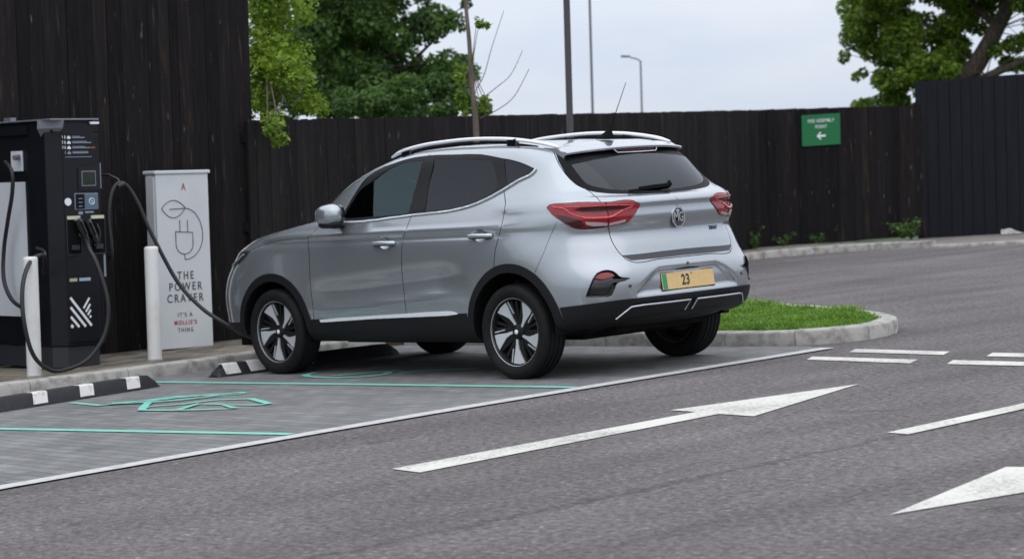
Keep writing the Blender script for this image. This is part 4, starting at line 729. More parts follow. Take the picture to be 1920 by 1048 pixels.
# ------------------------------------------------------------------ ground materials
def groundmat(name,c1,c2,chip_scale,chip_hi,bump_d,patch=(.5,.35)):
    m=bpy.data.materials.new(name); m.use_nodes=True; t,b=nodes(m); n=t.nodes.new; L=t.links.new
    tc_=n('ShaderNodeTexCoord'); O=tc_.outputs['Object']
    v=n('ShaderNodeTexVoronoi'); v.inputs['Scale'].default_value=chip_scale; L(O,v.inputs['Vector'])
    nz=n('ShaderNodeTexNoise'); nz.inputs['Scale'].default_value=chip_scale*.45; nz.inputs['Detail'].default_value=5; nz.inputs['Roughness'].default_value=.75; L(O,nz.inputs['Vector'])
    big=n('ShaderNodeTexNoise'); big.inputs['Scale'].default_value=patch[0]; big.inputs['Detail'].default_value=5; big.inputs['Roughness'].default_value=.65; L(O,big.inputs['Vector'])
    r1=n('ShaderNodeValToRGB'); r1.color_ramp.elements[0].position=.36; r1.color_ramp.elements[0].color=(*c1,1); r1.color_ramp.elements[1].position=.62; r1.color_ramp.elements[1].color=(*c2,1); L(nz.outputs[0],r1.inputs[0])
    e=r1.color_ramp.elements.new(.72); e.color=(*chip_hi,1)
    r2_=n('ShaderNodeValToRGB'); r2_.color_ramp.elements[0].position=.32; k=1-patch[1]*.5; r2_.color_ramp.elements[0].color=(k,k,k,1); r2_.color_ramp.elements[1].position=.68; k=1+patch[1]*.35; r2_.color_ramp.elements[1].color=(k,k*.99,k*.98,1); L(big.outputs[0],r2_.inputs[0])
    mu=n('ShaderNodeMix'); mu.data_type='RGBA'; mu.blend_type='MULTIPLY'; mu.inputs[0].default_value=1; L(r1.outputs[0],mu.inputs[6]); L(r2_.outputs[0],mu.inputs[7])
    vr=n('ShaderNodeMapRange'); vr.inputs[1].default_value=0; vr.inputs[2].default_value=.7; vr.inputs[3].default_value=1.12; vr.inputs[4].default_value=.78; L(v.outputs['Distance'],vr.inputs[0])
    mu2=n('ShaderNodeVectorMath'); mu2.operation='SCALE'; L(mu.outputs[2],mu2.inputs[0]); L(vr.outputs[0],mu2.inputs['Scale'])
    L(mu2.outputs[0],b.inputs['Base Color']); b.inputs['Roughness'].default_value=.88; b.inputs['Specular IOR Level'].default_value=.3
    bp=n('ShaderNodeBump'); bp.inputs['Strength'].default_value=.9; bp.inputs['Distance'].default_value=bump_d; 
    ad=n('ShaderNodeMath'); ad.operation='SUBTRACT'; L(nz.outputs[0],ad.inputs[0]); L(v.outputs['Distance'],ad.inputs[1]); L(ad.outputs[0],bp.inputs['Height']); L(bp.outputs[0],b.inputs['Normal'])
    return m,t,b,mu2
asphalt,at_,ab,amu=groundmat('asphalt',(.080,.072,.073),(.235,.213,.216),58,(.66,.62,.60),.011,(.55,.42))
# rough worn joint running along the lane
def band(t,b,mu2,x0,slope,wid,dark):
    n=t.nodes.new; L=t.links.new; g=n('ShaderNodeTexCoord'); s_=n('ShaderNodeSeparateXYZ'); L(g.outputs['Object'],s_.inputs[0])
    ma_=n('ShaderNodeMath'); ma_.operation='MULTIPLY_ADD'; ma_.inputs[1].default_value=slope; L(s_.outputs['Y'],ma_.inputs[0]); L(s_.outputs['X'],ma_.inputs[2])
    nz=n('ShaderNodeTexNoise'); nz.inputs['Scale'].default_value=7; nz.inputs['Detail'].default_value=5; L(g.outputs['Object'],nz.inputs['Vector'])
    a2=n('ShaderNodeMath'); a2.operation='MULTIPLY_ADD'; a2.inputs[1].default_value=.22; L(nz.outputs[0],a2.inputs[0]); L(ma_.outputs[0],a2.inputs[2])
    sb=n('ShaderNodeMath'); sb.operation='SUBTRACT'; sb.inputs[1].default_value=x0+.11; L(a2.outputs[0],sb.inputs[0]); ab_=n('ShaderNodeMath'); ab_.operation='ABSOLUTE'; L(sb.outputs[0],ab_.inputs[0])
    mr=n('ShaderNodeMapRange'); mr.inputs[1].default_value=0; mr.inputs[2].default_value=wid; mr.inputs[3].default_value=dark; mr.inputs[4].default_value=1; L(ab_.outputs[0],mr.inputs[0])
    sc_=n('ShaderNodeVectorMath'); sc_.operation='SCALE'; L(mu2.outputs[0],sc_.inputs[0]); L(mr.outputs[0],sc_.inputs['Scale']); L(sc_.outputs[0],b.inputs['Base Color']); return sc_
n=at_.nodes.new; L=at_.links.new
tg=n('ShaderNodeTexCoord'); mpt=n('ShaderNodeMapping'); mpt.inputs['Scale'].default_value=(1.6,.16,1); L(tg.outputs['Object'],mpt.inputs[0]); nt_=n('ShaderNodeTexNoise'); nt_.inputs['Scale'].default_value=1.1; nt_.inputs['Detail'].default_value=4; L(mpt.outputs[0],nt_.inputs['Vector'])
mt=n('ShaderNodeMapRange'); mt.inputs[1].default_value=.35; mt.inputs[2].default_value=.68; mt.inputs[3].default_value=.82; mt.inputs[4].default_value=1.16; L(nt_.outputs[0],mt.inputs[0])
st_=n('ShaderNodeTexNoise'); st_.inputs['Scale'].default_value=2.3; st_.inputs['Detail'].default_value=2; L(tg.outputs['Object'],st_.inputs['Vector']); ms=n('ShaderNodeMapRange'); ms.inputs[1].default_value=.66; ms.inputs[2].default_value=.74; ms.inputs[3].default_value=1; ms.inputs[4].default_value=.72; L(st_.outputs[0],ms.inputs[0])
mm_=n('ShaderNodeMath'); mm_.operation='MULTIPLY'; L(mt.outputs[0],mm_.inputs[0]); L(ms.outputs[0],mm_.inputs[1]); av=n('ShaderNodeVectorMath'); av.operation='SCALE'; L(amu.outputs[0],av.inputs[0]); L(mm_.outputs[0],av.inputs['Scale'])
band(at_,ab,av,-4.50,.02,.06,.60)
# block paving
pav=bpy.data.materials.new('block_paving'); pav.use_nodes=True; t,b=nodes(pav); n=t.nodes.new; L=t.links.new
tc_=n('ShaderNodeTexCoord'); mp_=n('ShaderNodeMapping'); mp_.inputs['Rotation'].default_value=(0,0,math.radians(4)); L(tc_.outputs['Object'],mp_.inputs[0])
bk=n('ShaderNodeTexBrick'); bk.inputs['Scale'].default_value=1; bk.inputs['Brick Width'].default_value=.21; bk.inputs['Row Height'].default_value=.105; bk.inputs['Mortar Size'].default_value=.005; bk.inputs['Mortar Smooth'].default_value=.3
bk.inputs['Color1'].default_value=(.150,.151,.151,1); bk.inputs['Color2'].default_value=(.212,.212,.212,1); bk.inputs['Mortar'].default_value=(.09,.09,.088,1); L(mp_.outputs[0],bk.inputs['Vector'])
nz=n('ShaderNodeTexNoise'); nz.inputs['Scale'].default_value=1.3; nz.inputs['Detail'].default_value=8; nz.inputs['Roughness'].default_value=.7; L(tc_.outputs['Object'],nz.inputs['Vector'])
nr=n('ShaderNodeMapRange'); nr.inputs[1].default_value=.3; nr.inputs[2].default_value=.7; nr.inputs[3].default_value=.72; nr.inputs[4].default_value=1.2; L(nz.outputs[0],nr.inputs[0])
sc_=n('ShaderNodeVectorMath'); sc_.operation='SCALE'; L(bk.outputs[0],sc_.inputs[0]); L(nr.outputs[0],sc_.inputs['Scale']); L(sc_.outputs[0],b.inputs['Base Color']); b.inputs['Roughness'].default_value=.85
bp=n('ShaderNodeBump'); bp.inputs['Strength'].default_value=.8; bp.inputs['Distance'].default_value=.006; nf=n('ShaderNodeTexNoise'); nf.inputs['Scale'].default_value=120; L(tc_.outputs['Object'],nf.inputs['Vector'])
mm=n('ShaderNodeMath'); mm.operation='MULTIPLY_ADD'; mm.inputs[1].default_value=-1.0; L(bk.outputs['Fac'],mm.inputs[0]); L(nf.outputs[0],mm.inputs[2]); L(mm.outputs[0],bp.inputs['Height']); L(bp.outputs[0],b.inputs['Normal'])
concrete=mat('kerb_concrete',(.40,.385,.36),rough=.9,var=(9,(.19,.175,.155),.45,.68,(1,1,1)),bump=(60,.5,.006))
kerbm=concrete
flag=bpy.data.materials.new('pavement_slabs'); flag.use_nodes=True; t,b=nodes(flag); n=t.nodes.new; L=t.links.new
tc_=n('ShaderNodeTexCoord'); bk=n('ShaderNodeTexBrick'); bk.inputs['Scale'].default_value=1; bk.inputs['Brick Width'].default_value=.2; bk.inputs['Row Height'].default_value=.1; bk.inputs['Mortar Size'].default_value=.006; bk.inputs['Color1'].default_value=(.25,.21,.165,1); bk.inputs['Color2'].default_value=(.18,.155,.125,1); bk.inputs['Mortar'].default_value=(.055,.06,.035,1); L(tc_.outputs['Object'],bk.inputs['Vector'])
nz=n('ShaderNodeTexNoise'); nz.inputs['Scale'].default_value=3; nz.inputs['Detail'].default_value=7; L(tc_.outputs['Object'],nz.inputs['Vector'])
rr=n('ShaderNodeValToRGB'); rr.color_ramp.elements[0].position=.40; rr.color_ramp.elements[0].color=(.09,.085,.05,1); rr.color_ramp.elements[1].position=.56; rr.color_ramp.elements[1].color=(1,1,1,1); L(nz.outputs[0],rr.inputs[0])
mu=n('ShaderNodeMix'); mu.data_type='RGBA'; mu.blend_type='MULTIPLY'; mu.inputs[0].default_value=.6; L(bk.outputs[0],mu.inputs[6]); L(rr.outputs[0],mu.inputs[7]); L(mu.outputs[2],b.inputs['Base Color']); b.inputs['Roughness'].default_value=.95
soil=mat('soil',(.06,.05,.035),rough=1,var=(6,(.10,.09,.055),.4,.7,(1,1,1)),bump=(30,.6,.02))
wpaint=mat('road_paint_white',(.66,.64,.58),rough=.8,bump=(120,.8,.004))
t,b=nodes(wpaint); n=t.nodes.new; L=t.links.new; g=n('ShaderNodeTexCoord'); a_n=n('ShaderNodeTexNoise'); a_n.inputs['Scale'].default_value=46; a_n.inputs['Detail'].default_value=5; a_n.inputs['Roughness'].default_value=.75; L(g.outputs['Object'],a_n.inputs['Vector'])
b_n=n('ShaderNodeTexNoise'); b_n.inputs['Scale'].default_value=2.2; b_n.inputs['Detail'].default_value=6; L(g.outputs['Object'],b_n.inputs['Vector']); m_n=n('ShaderNodeMath'); m_n.operation='MULTIPLY_ADD'; m_n.inputs[1].default_value=.7; L(b_n.outputs[0],m_n.inputs[0]); L(a_n.outputs[0],m_n.inputs[2])
rp=n('ShaderNodeValToRGB'); rp.color_ramp.elements[0].position=.70; rp.color_ramp.elements[0].color=(.64,.625,.57,1); rp.color_ramp.elements[1].position=1.0; rp.color_ramp.elements[1].color=(.34,.33,.31,1); k=rp.color_ramp.elements.new(.86); k.color=(.60,.585,.53,1); L(m_n.outputs[0],rp.inputs[0]); L(rp.outputs[0],b.inputs['Base Color'])
edgec=mat('edging_concrete',(.50,.50,.49),rough=.85,var=(14,(.30,.30,.30),.48,.78,(1,1,1)),bump=(120,.4,.003))
gpaint=mat('bay_paint_green',(.19,.53,.43),rough=.75,var=(20,(.12,.40,.33),.50,.74,(1,1,1)),bump=(140,.4,.003))
# ------------------------------------------------------------------ ground sheets
def sheet(name,poly,z,m,kind='structure',thick=0.0):
    mb=MB(); n=len(poly)
    if thick: mb.prism(poly,z-thick,z)
    else: mb.add([(x,y,z) for x,y in poly],[tuple(range(n))])
    o=mb.build(name,m); 
    if kind: tag(o,kind=kind)
    return o
sheet('road',[(-400,-400),(400,-400),(400,400),(-400,400)],0,asphalt)
EDGE=[(-1.90,9.5),(-1.43,6.2),(-1.33,5.65),(-1.12,3.5),(-1.03,2.3),(-.98,1.2),(-.92,-.1),(-.87,-1.36)]
sheet('parking_bays',[(x+.06,y) for x,y in EDGE]+[(-.55,-1.50),(-.1,-1.47),(3.70,-1.43),(3.70,9.5)],.004,pav)
def strip(name,pts,wd,z,m,**k):
    mb=MB(); P=[Vector((*p,0)) for p in pts]; vs=[]
    for i,p in enumerate(P):
        t_=(P[min(i+1,len(P)-1)]-P[max(i-1,0)]).normalized(); nn=Vector((-t_.y,t_.x,0)); vs+=[p+nn*wd/2,p-nn*wd/2]
    vs=[(v.x,v.y,z) for v in vs]; mb.add(vs,[(2*i,2*i+1,2*i+3,2*i+2) for i in range(len(P)-1)]); o=mb.build(name,m); tag(o,**k); return o
strip('edging_strip',EDGE,.135,.009,edgec,label='pale grey flush edging line between block paved bays and asphalt lane',cat='edging')
strip('bay_line',[(3.62,4.32),(1.40,4.0),(-1.035,3.63)],.085,.009,gpaint,label='green bay line nearer the camera, left of the painted green logo',cat='bay line',group='green lines dividing the bays')
strip('bay_line',[(3.66,1.60),(3.2,1.54),(1.1,1.37),(-.90,1.23)],.085,.009,gpaint,label='green bay line running beside the silver car',cat='bay line',group='green lines dividing the bays')
# painted plug emblem in the empty bay (outline strokes)
def strokes(name,lines,wd,z,m,**k):
    mb=MB()
    for li,l in enumerate(lines):
        P=[Vector((*p,0)) for p in l]; vs=[]
        for i,p in enumerate(P):
            t_=(P[min(i+1,len(P)-1)]-P[max(i-1,0)]).normalized(); nn=Vector((-t_.y,t_.x,0)); vs+=[p+nn*wd/2,p-nn*wd/2]
        mb.add([(v.x,v.y,z+li*.0007) for v in vs],[(2*i,2*i+1,2*i+3,2*i+2) for i in range(len(P)-1)])
    o=mb.build(name,m); tag(o,**k); return o
lg=[[(2.48,2.78),(2.02,2.85),(1.93,2.72),(1.86,2.60),(1.84,2.36),(1.60,1.95)],
 [(2.02,2.85),(1.96,2.61),(1.93,2.28),(1.51,2.10),(1.53,1.97)],
 [(2.06,2.73),(1.89,2.50),(1.85,2.26),(1.56,1.98)],
 [(1.36,2.98),(1.50,2.83),(1.36,2.64),(1.34,2.40),(1.10,2.28),(.64,2.48)],
 [(.64,2.48),(.66,2.56),(.95,2.62),(.66,2.74),(.78,2.83),(1.03,2.94),(1.34,3.0)],
 [(1.78,2.62),(1.48,2.88),(1.32,3.0)],[(1.03,2.92),(1.22,2.62),(.98,2.60)],[(2.0,2.80),(1.74,2.62),(1.62,2.46),(1.58,2.2)]]
strokes('plug_emblem_marking',lg,.055,.0095,gpaint,label='green outline plug emblem painted on the empty bay paving',cat='road marking')
cv=[(2.30,.75),(2.2,.93),(1.95,1.02),(1.66,1.02),(1.52,.9),(1.50,.75),(1.62,.62)]
strokes('leaf_emblem_marking',[spl([(x,y,0) for x,y in cv],4) and [(p.x,p.y) for p in spl([(x,y,0) for x,y in cv],4)],[(1.9,.93),(1.75,.72),(1.62,.5)],[(1.45,.66),(1.3,.5),(1.15,.42),(1.0,.3)]],.06,.0095,gpaint,label='green curved emblem painted beneath the silver car',cat='road marking')
def mark(name,poly,label,group=None,z=.0045):
    mb=MB(); mb.add([(x,y,z) for x,y in poly],[tuple(range(len(poly)))]); return tag(mb.build(name,wpaint),label,'road marking',group)
mark('arrow_marking',[(-2.873,4.478),(-3.128,4.524),(-2.95,2.19),(-3.235,2.235),(-2.756,.712),(-2.52,2.11),(-2.74,2.14)],'long white lane arrow pointing to the far right, nearest the parked car')
mark('arrow_marking',[(-6.04,4.75),(-5.70,3.50),(-5.92,3.44),(-5.80,1.0),(-5.96,1.0),(-6.08,3.42),(-6.35,3.38)],'white arrowhead marking cut off by the lower right edge')
mark('line_marking',[(-4.425,2.64),(-4.575,2.67),(-4.50,1.2),(-4.62,-1.6),(-4.47,-1.6),(-4.36,1.2)],'single white line running off the right edge between the arrows')
dg='white give-way dashes across the lane'
def dash(x0,x1,y0,lab): 
    s_=-.165
    mark('give_way_dash',[(x0,y0+(x0+1.2)*0),(x0-.10,y0-.20),(x1-.10,y0-.19+(.0)),(x1,y0+.02)],lab,dg)
mark('give_way_dash',[(-1.297,-.60),(-2.267,-.454),(-2.16,-.68),(-1.185,-.80)],'near left give-way dash, closest to the grey edging line',dg)
mark('give_way_dash',[(-1.256,-1.11),(-2.14,-.99),(-2.03,-1.21),(-1.144,-1.334)],'far left give-way dash beside the tip of the grass island',dg)
mark('give_way_dash',[(-2.56,-.44),(-3.55,-.36),(-3.45,-.58),(-2.44,-.675)],'near right give-way dash running off the right edge',dg)
mark('give_way_dash',[(-2.52,-.93),(-3.45,-.84),(-3.35,-1.06),(-2.41,-1.16)],'far right give-way dash running off the right edge',dg)
# ------------------------------------------------------------------ kerbs, pavement, island
KH=.10
def kerb(name,pts,wd,h,m,inner=1,label=None,stone=.9):
    """kerb stones along pts (face line); body lies to the left of the direction when inner=1"""
    P=[Vector((*p,0)) for p in pts]; mb=MB()
    # resample to stones
    L_=[0]
    for i in range(len(P)-1): L_.append(L_[-1]+(P[i+1]-P[i]).length)
    tot=L_[-1]; n=max(1,round(tot/stone)); rnd=random.Random(3)
    def at(s):
        s=min(max(s,0),tot)
        for i in range(len(P)-1):
            if s<=L_[i+1]+1e-9: return P[i].lerp(P[i+1],(s-L_[i])/(L_[i+1]-L_[i]))
        return P[-1]
    for k in range(n):
        a_,c_=tot*k/n+.003,tot*(k+1)/n-.003; sub=max(1,int((c_-a_)/.25)); vs=[]; dz=rnd.uniform(-.003,.003)
        for j in range(sub+1):
            s=a_+(c_-a_)*j/sub; p=at(s); q=at(min(s+.05,tot))-at(max(s-.05,0)); q.normalize(); nn=Vector((-q.y,q.x,0))*inner
            for (o_,z_) in ((0,-.05),(0.0,h-.03),(.008,h-.010),(.025,h),(wd,h),(wd,-.05)): v=p+nn*o_; vs.append((v.x,v.y,z_+(dz if z_>0 else 0)))
        m_=6; fs=[(j*m_+a,j*m_+a+1,(j+1)*m_+a+1,(j+1)*m_+a) for j in range(sub) for a in range(m_-1)]+[tuple(range(m_)),tuple(reversed(range(sub*m_,(sub+1)*m_)))]
        mb.add(vs,fs)
    o=mb.build(name,m,smooth=25); tag(o,kind='structure'); return o
KX=[(3.55,9.5),(3.60,5),(3.64,3),(3.68,1.5),(3.72,0),(3.76,-1.2)]
kerb('kerb',KX,.15,KH,kerbm,inner=1)
ISL=[(3.76,-1.40),(2.0,-1.40),(.2,-1.46),(-.2,-1.50),(-.50,-1.62),(-.68,-1.84),(-.72,-2.10),(-.62,-2.45),(-.42,-2.80),(-.05,-3.12),(.7,-3.62),(1.7,-4.12),(2.8,-4.5),(4.5,-4.85),(6.6,-5.1)]
PI_=[(p.x,p.y) for p in spl([(x,y,0) for x,y in ISL],4)]
kerb('island_kerb',PI_,.15,.11,kerbm,inner=1,stone=.6)
def offs(pts,dn):
    P=[Vector((*p,0)) for p in pts]; o=[]
    for i,p in enumerate(P):
        t_=(P[min(i+1,len(P)-1)]-P[max(i-1,0)]).normalized(); nn=Vector((-t_.y,t_.x,0)); q=p+nn*dn; o.append((q.x,q.y))
    return o
inn=offs(PI_,.148)
sheet('island_soil',inn+[(6.9,-4.8),(5.6,-1.5),(5.2,-1.26),(3.9,-1.26)],.085,soil,thick=.1)
FA,FB,FC=Vector((5.28,-1.05,0)),Vector((11.45,-15.25,0)),Vector((10.10,-17.5,0)); FD=Vector((-3.0,-25.4,0))
FT=Vector((5.66,6.5,0))
sheet('pavement',[(x+.15,y) for x,y in KX][:-1]+[(3.91,-1.25),(5.32,-1.25),(5.45,-.6),(5.80,9.5)],.097,flag,thick=.1)
FK=[(7.3,-5.6),(8.6,-9.0),(9.75,-12.0),(10.25,-13.5),(10.1,-14.4),(9.86,-14.9),(9.25,-15.28),(8.2,-15.42),(7.2,-15.8),(5.5,-16.6),(3.5,-17.6)]
FKs=[(p.x,p.y) for p in spl([(x,y,0) for x,y in FK],4)]
kerb('far_kerb',FKs[:28],.15,.10,kerbm,inner=1)
kerb('dropped_kerb',FKs[27:],.15,.045,kerbm,inner=1)
bed=mat('concrete_apron',(.22,.205,.185),rough=.95,var=(4,(.13,.12,.10),.4,.7,(1,1,1)),bump=(40,.5,.008))
bi=offs(FKs,.148)
sheet('pavement_bed',bi[:28]+[(FB.x-.3,FB.y-.5),(FB.x+.1,FB.y),(FA.x+1.9,FA.y-4.4)],.094,bed,thick=.1)
sheet('concrete_apron',bi[26:]+[(2.5,-22.4),(FC.x+.3,FC.y-.2),(FB.x+.25,FB.y-.1),(FB.x-.3,FB.y-.4)],.045,bed,thick=.06)
# ------------------------------------------------------------------ grass
def blades(name,region,n,h0,h1,m,z,label,cat='grass',dens=None):
    xs=[p[0] for p in region]; ys=[p[1] for p in region]; pts=[]
    while len(pts)<n:
        c=np.stack([RNG.uniform(min(xs),max(xs),4*n),RNG.uniform(min(ys),max(ys),4*n)],1); c=c[inside(c,region)]; 
        if dens is not None: c=c[RNG.uniform(0,1,len(c))<dens(c)]
        pts+=c.tolist()
    pts=np.array(pts[:n]); a_=RNG.uniform(0,2*np.pi,n); h=RNG.uniform(h0,h1,n)*(.7+.5*np.sin(pts[:,0]*3.1+1)*np.sin(pts[:,1]*4.3)**2); w_=RNG.uniform(.0035,.0075,n); le=RNG.normal(0,.035,(n,2))*h[:,None]/.06
    dx=np.stack([np.cos(a_)*w_,np.sin(a_)*w_],1); zz=np.full(n,z)
    A_=np.column_stack([pts-dx,zz]);B_=np.column_stack([pts+dx,zz]);C_=np.column_stack([pts+le*.45+dx*.7,zz+h*.62]);D_=np.column_stack([pts+le*.45-dx*.7,zz+h*.62]);E_=np.column_stack([pts+le,zz+h])
    V=np.stack([A_,B_,C_,D_,E_],1).reshape(-1,3); i=np.arange(n)*5
    me=bpy.data.meshes.new(name); F=np.concatenate([np.stack([i,i+1,i+2,i+3],1).tolist()]).tolist()+np.stack([i+3,i+2,i+4],1).tolist()
    me.from_pydata(V.tolist(),[],F); me.materials.append(m); o=link(bpy.data.objects.new(name,me)); return tag(o,label,cat,kind='stuff')
def leafmat(name,c1,c2,rough=.55,sc=1.2,trans=.25,detail_scale=None):
    m=bpy.data.materials.new(name); m.use_nodes=True; t,b=nodes(m); n=t.nodes.new; L=t.links.new
    g=n('ShaderNodeNewGeometry'); tc_=n('ShaderNodeTexCoord'); nz=n('ShaderNodeTexNoise'); nz.inputs['Scale'].default_value=sc; nz.inputs['Detail'].default_value=3; L(tc_.outputs['Object'],nz.inputs['Vector'])
    ad=n('ShaderNodeMath'); ad.operation='MULTIPLY_ADD'; ad.inputs[1].default_value=.45; L(g.outputs['Random Per Island'],ad.inputs[0]); L(nz.outputs[0],ad.inputs[2])
    rr=n('ShaderNodeValToRGB'); rr.color_ramp.elements[0].position=.42; rr.color_ramp.elements[0].color=(*c1,1); rr.color_ramp.elements[1].position=.95; rr.color_ramp.elements[1].color=(*c2,1); L(ad.outputs[0],rr.inputs[0]); L(rr.outputs[0],b.inputs['Base Color'])
    b.inputs['Roughness'].default_value=rough; b.inputs['Specular IOR Level'].default_value=.35
    tl=n('ShaderNodeBsdfTranslucent'); L(rr.outputs[0],tl.inputs[0]); mxs=n('ShaderNodeMixShader'); mxs.inputs[0].default_value=trans; o=t.nodes['Material Output']; L(b.outputs[0],mxs.inputs[1]); L(tl.outputs[0],mxs.inputs[2]); L(mxs.outputs[0],o.inputs[0])
    return m
grassm=leafmat('grass_blades',(.065,.165,.012),(.20,.35,.040),sc=3)
lawn=mat('lawn_base',(.035,.075,.012),rough=1)
lawnreg=[p for p in inn if p[0]<3.6]+[(4.6,-4.65),(4.9,-1.7),(3.75,-1.6)]
sheet('lawn_base',lawnreg,.090,lawn,thick=.02)
near=[p for p in inn if p[0]<2.2]
blades('grass',near,48000,.016,.060,grassm,.088,'short green grass filling the kerbed island')
tuft=[(.0,-3.0),(-.35,-2.6),(-.5,-2.2),(-.2,-2.2),(.4,-2.9),(1.4,-3.6),(2.2,-4.0),(2.2,-4.25),(1.4,-3.95),(.6,-3.5)]
blades('rough_grass',tuft,1500,.04,.095,grassm,.088,'longer rough grass tufts along the back edge of the kerbed island')
blades('grass_behind_car',[(2.2,-1.6),(2.2,-4.2),(4.8,-4.6),(5.2,-1.8)],9000,.03,.08,grassm,.088,'grass behind the car between island kerb and fence')
# weeds: small leafy plants
weedm=leafmat('weed_leaves',(.03,.085,.015),(.10,.20,.035),sc=4)
def leafcloud(centres,n,size,m,rnd,aspect=.55,flat=.4,droop=0):
    """leaf-shaped faces scattered round the centres [(x,y,z,r)]; returns a mesh"""
    c=np.array(centres,float); w_=c[:,3]**2.2; idx=rnd.choice(len(c),n,p=w_/w_.sum()); dirs=rnd.normal(size=(n,3)); dirs/=np.linalg.norm(dirs,axis=1,keepdims=True)
    rad=c[idx,3]*rnd.uniform(.25,1,n)**.45; P=c[idx,:3]+dirs*rad[:,None]*[1,1,.8]
    nrm=rnd.normal(size=(n,3))*.8+dirs*.6+[0,0,.7]; nrm/=np.linalg.norm(nrm,axis=1,keepdims=True)
    a_=np.cross(nrm,rnd.normal(size=(n,3))); a_/=np.linalg.norm(a_,axis=1,keepdims=True); b_=np.cross(nrm,a_); s=size*rnd.uniform(.6,1.3,n)[:,None]
    p0=P-a_*s;p1=P-b_*s*aspect-nrm*s*.12;p2=P+a_*s-nrm*s*flat*.5;p3=P+b_*s*aspect-nrm*s*.12
    V=np.stack([p0,p1,p2,p3],1).reshape(-1,3); i=np.arange(n)*4
    me=bpy.data.meshes.new('leaves'); F=np.concatenate([np.stack([i,i+1,i+2],1),np.stack([i,i+2,i+3],1)]); 
    me.vertices.add(len(V)); me.vertices.foreach_set('co',V.ravel()); me.loops.add(F.size); me.loops.foreach_set('vertex_index',F.ravel()); me.polygons.add(len(F)); me.polygons.foreach_set('loop_start',np.arange(0,F.size,3)); me.polygons.foreach_set('loop_total',np.full(len(F),3)); me.update(calc_edges=True)
    me.materials.append(m); return me
stemm=mat('green_stem',(.07,.10,.03),rough=.7)
def weed(x,y,z,h,nst,label,seed,size=.022):
    rnd=np.random.default_rng(seed); t0=thing('weed_plant',label,'weed',(x,y,z),0,'weeds along the fence foot',lean=False)
    mb=MB(); cs=[]
    for k in range(nst):
        a_=rnd.uniform(0,6.28); l=h*rnd.uniform(.35,1.0); sp_=rnd.uniform(.3,1.3)*l; pts=[(0,0,0),(sp_*.4*math.cos(a_),sp_*.4*math.sin(a_),l*.6),(sp_*math.cos(a_),sp_*math.sin(a_),l)]
        pts=spl(pts,4); mb.tube(pts,.004,5); 
        for p in pts[2:]: cs.append((p.x,p.y,p.z,.045))
    mb.build('stem',stemm,t0); me=leafcloud(cs,len(cs)*3,size,weedm,rnd); o=link(bpy.data.objects.new('foliage',me)); o.parent=t0
weed(11.15,-14.75,.09,.32,7,'small weed just right of the car against the long black fence',1); weed(11.10,-15.35,.09,.20,6,'second weed from the car, low on the far kerb',2); weed(10.85,-15.85,.09,.22,5,'third weed from the car, below the green sign',3)
weed(9.85,-16.62,.09,.30,16,'large spreading weed at the corner of the two fences',4,.028); weed(10.0,-17.0,.05,.3,8,'weed tucked in the fence corner behind the largest one',5)
weed(5.0,-.75,.10,.16,7,'tiny weed at the fence foot between white totem and car bonnet',6,.025)
# ------------------------------------------------------------------ fences
sheet('verge',[(FT.x+.5,FT.y+.2),(5.6,-.9),(12.2,-15.4),(12.0,-30),(300,-300),(300,200),(5.9,200)],.012,lawn)
sheet('far_verge',[(10.6,-18.0),(-3,-26.2),(-60,-60),(-60,-300),(300,-300),(12.0,-30),(12.0,-18)],.008,lawn)
fm=bpy.data.materials.new('stained_timber'); fm.use_nodes=True; t,b=nodes(fm); n=t.nodes.new; L=t.links.new
tc_=n('ShaderNodeTexCoord'); mp_=n('ShaderNodeMapping'); mp_.inputs['Scale'].default_value=(9,9,.7); L(tc_.outputs['Object'],mp_.inputs[0])
g1=n('ShaderNodeTexNoise'); g1.inputs['Scale'].default_value=3.2; g1.inputs['Detail'].default_value=8; g1.inputs['Roughness'].default_value=.7; L(mp_.outputs[0],g1.inputs['Vector'])
att=n('ShaderNodeAttribute'); att.attribute_name='tint'
ad=n('ShaderNodeMath'); ad.operation='MULTIPLY_ADD'; ad.inputs[1].default_value=.30; L(att.outputs['Fac'],ad.inputs[0]); L(g1.outputs[0],ad.inputs[2])
rr=n('ShaderNodeValToRGB'); e=rr.color_ramp.elements; e[0].position=.42; e[0].color=(.0050,.0044,.0052,1); e[1].position=.80; e[1].color=(.0150,.0125,.0130,1); k=e.new(.93); k.color=(.032,.023,.018,1); L(ad.outputs[0],rr.inputs[0])
mp2=n('ShaderNodeMapping'); mp2.inputs['Scale'].default_value=(5,5,1.1); L(tc_.outputs['Object'],mp2.inputs[0]); g2=n('ShaderNodeTexNoise'); g2.inputs['Scale'].default_value=4.2; g2.inputs['Detail'].default_value=3; g2.inputs['Roughness'].default_value=.55; L(mp2.outputs[0],g2.inputs['Vector'])
r2_=n('ShaderNodeValToRGB'); r2_.color_ramp.elements[0].position=.685; r2_.color_ramp.elements[0].color=(0,0,0,1); r2_.color_ramp.elements[1].position=.745; r2_.color_ramp.elements[1].color=(1,1,1,1); L(g2.outputs[0],r2_.inputs[0])
mxk=n('ShaderNodeMix'); mxk.data_type='RGBA'; L(r2_.outputs[0],mxk.inputs[0]); L(rr.outputs[0],mxk.inputs[6]); mxk.inputs[7].default_value=(.11,.095,.085,1)
mp3=n('ShaderNodeMapping'); mp3.inputs['Scale'].default_value=(34,34,1.6); L(tc_.outputs['Object'],mp3.inputs[0]); g3=n('ShaderNodeTexNoise'); g3.inputs['Scale'].default_value=1.0; g3.inputs['Detail'].default_value=2; L(mp3.outputs[0],g3.inputs['Vector'])
